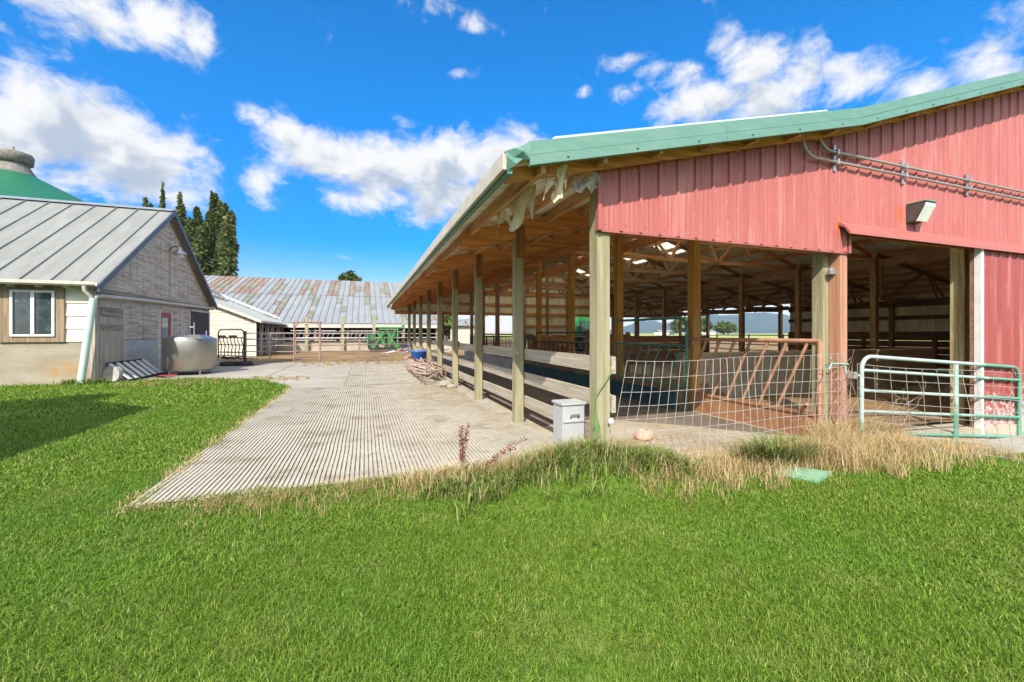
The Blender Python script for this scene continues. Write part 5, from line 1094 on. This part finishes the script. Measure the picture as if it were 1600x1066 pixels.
def machinery():
    root = thing('feed_mixer', (1.45, 33.5, 0), 'green feed machine with hopper and elevator parked before the far barn', 'farm machine')
    m = MB(); m.box((.95, 33.2, .55), (1.45, 34.4, 1.62)); m.box((1.62, 33.25, .5), (2.05, 34.4, 1.55)); m.build('hopper', M['farmgreen'], root)
    m = MB(); m.box((.15, 33.2, .45), (.75, 34.2, 1.25)); m.build('gearbox', M['farmgreen'], root)
    m = MB(); m.prism([(2.05, .9), (2.5, 1.2), (2.95, 1.85), (2.7, 1.9), (2.05, 1.5)], 'y', 33.3, 34.1); m.build('chute', M['farmgreen'], root)
    m = MB(); m.beam((.75, 33.1, 1.80), (2.9, 33.1, 1.80), .3, .10); m.beam((1.0, 33.1, 1.66), (2.4, 33.1, 1.66), .2, .10); m.build('platform', M['farmlight'], root)
    m = MB()
    for a, b in (((.6, .3), (1.35, 1.5)), ((1.5, .3), (.85, 1.5)), ((1.55, 1.6), (2.2, .4)), ((2.2, 1.7), (1.7, .3)), ((.2, .4), (.2, 1.5)), ((2.35, .3), (2.35, 1.8))): m.beam((a[0], 33.0 + .01 * a[1], a[1]), (b[0], 33.0 + .01 * b[1], b[1]), .07, .07)
    m.build('frame', M['farmlight'], root)
    for x in (.6, 2.3):
        m = MB(); m.tube([(x, 33.0, .42), (x, 33.28, .42)], .42, 20); w = m.build('wheel', M['black'], root)
        m = MB(); m.tube([(x, 32.97, .42), (x, 33.0, .42)], .2, 14); m.build('rim', M['farmgreen'], w)
    m = MB(); m.lathe([(.22, 0), (.28, .5), (.29, .5), (.27, .52)], 16, (3.1, 32.6, 0)); m.lathe([(0, .02), (.22, 0)], 16, (3.1, 32.6, 0)); single(m, 'blue_tub', M['blue'], (3.1, 32.6, 0), 'small blue tub standing right of the green feed machine', 'tub')
    # tractor seen through the barn
    root = thing('tractor', (15.0, 26.6, 0), 'green and white cab tractor parked behind the barn, seen left of the corner post', 'tractor')
    x0, y0 = 14.2, 26.4
    m = MB(); m.prism([(x0 - 1.6, .75), (x0 + .9, .75), (x0 + .9, 1.25), (x0 - .6, 1.42), (x0 - 1.6, 1.3)], 'y', y0 - .5, y0 + .5); m.build('bonnet', M['farmgreen'], root)
    m = MB(); m.prism([(x0 - .6, 1.2), (x0 + 1.2, 1.0), (x0 + 1.3, 2.1), (x0 + 1.0, 2.5), (x0 - .3, 2.55), (x0 - .55, 2.1)], 'y', y0 - .8, y0 + .8); cb = m.build('cab', M['farmgreen'], root)
    m = MB(); m.prism([(x0 - .4, 1.5), (x0 + .1, 1.5), (x0 + .1, 2.2), (x0 - .35, 2.2)], 'y', y0 - .83, y0 - .79); m.prism([(x0 + .25, 1.4), (x0 + 1.0, 1.4), (x0 + 1.0, 2.2), (x0 + .25, 2.2)], 'y', y0 - .83, y0 - .79); m.build('window', M['glass'], cb)
    for x, r in ((x0 - 1.2, .48), (x0 + .6, .8)):
        for dy in (-.95, .70):
            m = MB(); m.tube([(x, y0 + dy, r), (x, y0 + dy + .3, r)], r, 24); w = m.build('wheel', M['black'], root)
            m = MB(); m.tube([(x, y0 + dy - .02, r), (x, y0 + dy, r)], r * .5, 16); m.build('rim', M['white'], w)
    # junk rack along the posts
    root = thing('junk_rack', (1.6, 13, 0), 'rusty pipe rack heaped with pale sticks along the foot of the barn posts', 'rack')
    m = MB()
    for x, z in ((1.45, .12), (2.0, .42)): m.tube([(x - .05, 15.6, z), (x, 11.1, z)], .022, 6)
    for y in (11.1, 12.6, 14.1, 15.6): m.tube([(1.45, y, .0), (1.45, y, .12), (2.0, y, .42), (2.04, y, 0)], .02, 6)
    m.build('frame', M['rustgate2'], root)
    rng = random.Random(8)
    for k in range(34):
        y = rng.uniform(11.2, 14.6); x = rng.uniform(1.5, 1.95); L = rng.uniform(.4, 1.6); a = rng.uniform(-.5, .5) + math.pi / 2
        m = MB(); z = .12 + (x - 1.45) * .5 + rng.uniform(.02, .14); m.tube([(x, y, z), (x + L * .5 * math.cos(a), y + L * .5 * math.sin(a), z + rng.uniform(-.03, .06)), (x + L * math.cos(a) * .9, y + L * math.sin(a), z + rng.uniform(-.05, .12))], rng.uniform(.012, .028), 5); m.build('stick', M['stick'], root)
    m = MB()
    for k in range(2): m.beam((1.42 + .16 * k, 14.9, .30), (1.75 + .12 * k, 11.7, .34), .10, .03)
    single(m, 'white_plank', M['whitesiding'], (1.6, 13.3, .3), 'pair of pale planks lying along the junk rack', 'planks')
    m = MB(); rows = [[(1.35 + .12 * i + .03 * math.sin(j), 15.2 + .13 * j, .38 + .14 * math.sin(i * .8 + .5) + .03 * math.sin(j * 2.1 + i)) for i in range(6)] for j in range(6)]
    m.grid(rows, True); single(m, 'red_tarp', M['redtarp'], (1.6, 15.5, .3), 'faded red tarp draped over the far end of the junk rack', 'tarp')
    m = MB(); m.lathe([(.0, .0), (.24, 0), (.30, .62), (.33, .64), (.33, .68), (.30, .68), (.26, .1)], 20, (1.95, 16.35, 0)); single(m, 'blue_bucket', M['blue'], (1.95, 16.35, 0), 'bright blue plastic barrel standing between the barn posts beyond the junk rack', 'barrel')
    for k, (x, y, s_, lab) in enumerate(((1.93, 10.55, .17, 'larger pale broken concrete lump at the near end of the junk rack'), (2.02, 10.25, .11, 'smaller pale broken concrete lump nearest the camera by the junk rack'))):
        m = MB(); rr = random.Random(k); pr = [(0, 0)] + [(s_ * math.sin(a) * rr.uniform(.85, 1.1), s_ * .6 * (1 - math.cos(a))) for a in (.7, 1.3, 1.9, 2.5)] + [(0, s_ * 1.2)]
        m.lathe(pr, 7, (x, y, -.02), 1.2, .9, False); single(m, 'concrete_lump', M['concrete'], (x, y, 0), lab, 'concrete lump', 'broken concrete by the junk rack')
    # scraps before the far machine
    for k in range(8):
        rr = random.Random(k + 20); x = .9 + .55 * k + rr.uniform(-.2, .2); y = 28.5 + rr.uniform(-1.5, 1.5); m = MB(); p = [(x, y, 0), (x + rr.uniform(.3, 1.1), y + rr.uniform(-.4, .4), rr.uniform(.05, .55)), (x + rr.uniform(.9, 1.5), y, rr.uniform(.0, .4))]
        m.tube(p, .05, 6); single(m, 'scrap_pipe', M['stick'] if k % 2 else M['galv'], (x, y, 0), 'bent scrap pipe in the heap of scrap before the green feed machine', 'scrap pipe', 'scrap pipes before the green machine')
M['redtarp'] = mat('faded red tarp', (.50, .13, .10), (.62, .36, .30), 4, .8, 0, .2)
machinery()

def far_things():
    # open lean-to frame and pale shed beyond the back of the barn
    root = thing('open_shed', (8.5, 40, 0), 'skeletal open shed with a tilted thin roof beyond the back of the barn', 'shed')
    m = MB(); m.prism([(6.3, 2.05), (11.2, 2.95), (11.2, 3.08), (6.3, 2.18)], 'y', 39, 43); m.build('roof', M['galvsheet'], root)
    for x, h in ((6.9, 2.1), (8.2, 2.35), (9.6, 2.6), (10.6, 2.8)):
        m = MB(); m.beam((x, 39.3, 0), (x, 39.3, h), .14, .14, (0, 1, 0)); m.build('post', M['post_dark'], root)
        m = MB(); m.beam((x, 39.3, h - .7), (x - .6, 39.3, h - .12), .09, .09); m.build('brace', M['post_dark'], root)
    root = thing('pale_shed', (8, 48, 0), 'small pale block shed behind the skeletal open shed', 'shed')
    m = MB(); m.box((7.2, 47, 0), (12.5, 52, 2.2)); m.build('wall', M['whitesiding'], root)
    m = MB(); m.prism([(46.6, 2.2), (49.5, 3.0), (52.4, 2.2), (52.4, 2.3), (49.5, 3.1), (46.6, 2.3)], 'x', 7.0, 12.7); m.build('roof', M['galvsheet'], root)
    for k, (x, y, w, h, lab) in enumerate(((330, 400, 22, 5, 'white farmhouse far across the fields, left of the two round trees'), (372, 400, 26, 5.5, 'white farmhouse far across the fields, right of the two round trees'), (415, 420, 14, 5, 'smallest white far farmhouse, next to the barn side wall'))):
        root = thing('farmhouse', (x, y, 0), lab, 'house', 'far white farmhouses')
        m = MB(); m.box((x - w / 2, y, -.4), (x + w / 2, y + 9, h * .6)); m.build('wall', M['white'], root)
        m = MB(); m.prism([(y - .6, h * .6), (y + 4.5, h), (y + 9.6, h * .6), (y + 9.6, h * .62), (y + 4.5, h + .2), (y - .6, h * .62)], 'x', x - w / 2 - .6, x + w / 2 + .6); m.build('roof', M['galvsheet'], root)

def tree(name, label, x, y, h, r, m, z0=0., columnar=False, n=3000, leaf=.2, group=None, seed=0):
    rng = np.random.default_rng(seed + 50); rd = random.Random(seed)
    root = thing(name, (x, y, z0), label, 'tree', group)
    t = MB(); top = h * (.92 if columnar else .6)
    t.tube([(x, y, z0 - .3), (x + .02 * h * rd.uniform(-.5, .5), y, z0 + top * .5), (x, y, z0 + top)], h * .022, 8, h * .006)
    lobes = []
    if columnar:
        for k in range(26):
            f = (k % 13) / 12 * rd.uniform(.9, 1.0); a = rd.uniform(0, 6.28); rr = r * (.55 + .45 * math.sin(min(1, f * 1.7) * 2.2)) * (1 - f ** 3 * .75)
            lobes.append((x + rr * .7 * math.cos(a), y + rr * .7 * math.sin(a), z0 + h * (.10 + .85 * f), rr * rd.uniform(.30, .5), h * .085 * rd.uniform(.8, 1.7)))
    else:
        for k in range(14):
            a = rd.uniform(0, 6.28); e = rd.uniform(-.5, 1); rr = r * math.sqrt(max(0, 1 - e * e)) * .62
            lobes.append((x + rr * math.cos(a), y + rr * math.sin(a), z0 + h * .62 + e * h * .27, r * rd.uniform(.34, .5), h * .15 * rd.uniform(.8, 1.2)))
    for lx, ly, lz, lr, lh in lobes: t.tube([(x, y, z0 + max(.15 * h, (lz - z0) * .62)), (lx, ly, lz)], h * .008, 5, h * .003)
    t.build('trunk', M['trunk'], root)
    P, T = [], []
    for lx, ly, lz, lr, lh in lobes:
        k = n // len(lobes); d = rng.normal(size=(k, 3)); d /= np.linalg.norm(d, axis=1)[:, None]; q = rng.uniform(.35, 1.05, k) ** .6
        P.append(np.stack([lx + d[:, 0] * lr * q, ly + d[:, 1] * lr * q, lz + d[:, 2] * lh * q], 1)); T.append(np.clip(rng.normal(.5 + .25 * rd.uniform(-1, 1), .2, k), 0, 1))
    P = np.concatenate(P); T = np.concatenate(T); k = len(P)
    v, f, tt = leaf_cloud(P, rng.normal(size=(k, 3)) + np.array([0, 0, .4]), rng.uniform(.6, 1.3, k) * leaf, T); np_mesh('crown', v, f, tt, m, root)
    return root
def trees():
    base = [(-22.2, 70, 18.6, 2.1, 'front left columnar poplar of the close trio behind the shed roof'), (-20.2, 71, 20.6, 2.2, 'tallest columnar poplar in the middle of the trio behind the shed roof'), (-18.3, 70, 19.6, 2.1, 'right columnar poplar of the trio, next to open sky')]
    for k, (x, y, h, r, lab) in enumerate(base): tree('poplar_tree', lab, x, y, h, r, M['poplar'], 0, True, 13000, .20, 'poplars behind the shed', k)
    for k, (x, lab) in enumerate(((-33.6, 'leftmost small poplar tip showing above the shed ridge'), (-31.9, 'second small poplar tip from the left above the shed ridge'), (-29.2, 'third small poplar tip, the one just left of the shed apex'), (-27.6, 'rightmost small poplar tip, half hidden by the shed gable'))):
        tree('poplar_tree', lab, x, 85, (24.2, 24.8, 24.4, 21.5)[k], 1.35, M['poplar'], 0, True, 5000, .21, 'poplar tips above the shed ridge', 10 + k)
    tree('round_tree', 'round green treetop showing just above the far barn ridge', -2.0, 62, 9.4, 2.1, M['bush'], 0, False, 2600, .3, None, 21)
    tree('young_tree', 'thin leaning young tree beside the right end of the far barn', 6.9, 37.5, 3.3, .55, M['bush'], 0, False, 500, .18, None, 22)
    for k, (x, y, h, r, lab) in enumerate(((333, 380, 17, 10, 'left of the two round trees in the far fields seen under the barn roof'), (362, 380, 16, 9, 'right of the two round trees in the far fields seen under the barn roof'), (395, 380, 12, 11, 'broad low tree in the far fields beside the barn side wall'), (58, 110, 8, 3, 'far tree rising behind the green tractor'), (62, 118, 9, 3, 'slim far tree just right of the one behind the green tractor'))):
        tree('field_tree', lab, x, y, h, r, M['bush'], 0, False, 1500, .02 * y ** .8 if y > 200 else .3, 'trees in the far fields', 30 + k)
    # wooded hills on the skyline
    m = MB(); n = 160; rows = []
    for j, (dist, hs) in enumerate(((6000, 0), (6500, .35), (7200, .8), (8000, 1), (8600, .9))):
        row = []
        for i in range(n + 1):
            a = R(-50 + 150 * i / n); f = math.degrees(a)
            hh = 120 + 105 * math.exp(-((f - 40) / 6) ** 2) + 190 * math.exp(-((f - 52) / 8) ** 2) + 130 * math.exp(-((f - 47) / 4) ** 2) + 60 * math.sin(f * .9) * math.exp(-((f - 45) / 25) ** 2) + 18 * math.sin(f * 3.1 + j) + 9 * math.sin(f * 7.7)
            hh *= 1 / (1 + math.exp(-(f - 31) / 1.6)) * .95 + .05
            row.append((dist * math.sin(a), dist * math.cos(a), -1 + min(310, hs * hh * .95)))
        rows.append(row)
    m.grid(rows, True); tag(m.build('hills', M['hill']), kind='structure')
far_things(); trees()
def haze():
    m = MB(); m.box((-9500, -9500, -1.5), (9500, 9500, 330)); mt = bpy.data.materials.new('clear autumn air'); mt.use_nodes = True; t = NT(mt.node_tree); t.n.clear()
    o = t.new('ShaderNodeOutputMaterial'); p = t.new('ShaderNodeVolumePrincipled'); p.inputs['Density'].default_value = HAZE; p.inputs['Color'].default_value = (.60, .78, 1, 1); p.inputs['Anisotropy'].default_value = .2
    t.l.new(p.outputs[0], o.inputs['Volume']); tag(m.build('haze', mt), kind='stuff')
HAZE = .00009
haze()

def off_frame_house():
    """the house whose shadow falls across the lawn from the left"""
    root = thing('farmhouse', (-9, 0, 0), 'gabled farmhouse left of the photo whose shadow falls on the lawn', 'house')
    m = MB(); m.prism([(-13.3, -.1), (-6.45, -.1), (-6.45, 3.85), (-9.7, 5.6), (-13.3, 3.85)], 'y', -6, 5.0); m.build('wall', M['whitesiding'], root)
    for s in (-1, 1):
        m = MB(); m.beam((-9.7, -.5, 6.0), (-9.7 + s * 3.6, -.5, 6.0 - 3.6 * .55), 11.6, .12, (s * .55, 0, 1)); m.build('roof', M['rake'], root)
    m = MB(); m.box((-9.6, 4.5, 4.5), (-8.7, 5.6, 6.1)); m.build('chimney', M['footing'], root)
off_frame_house()
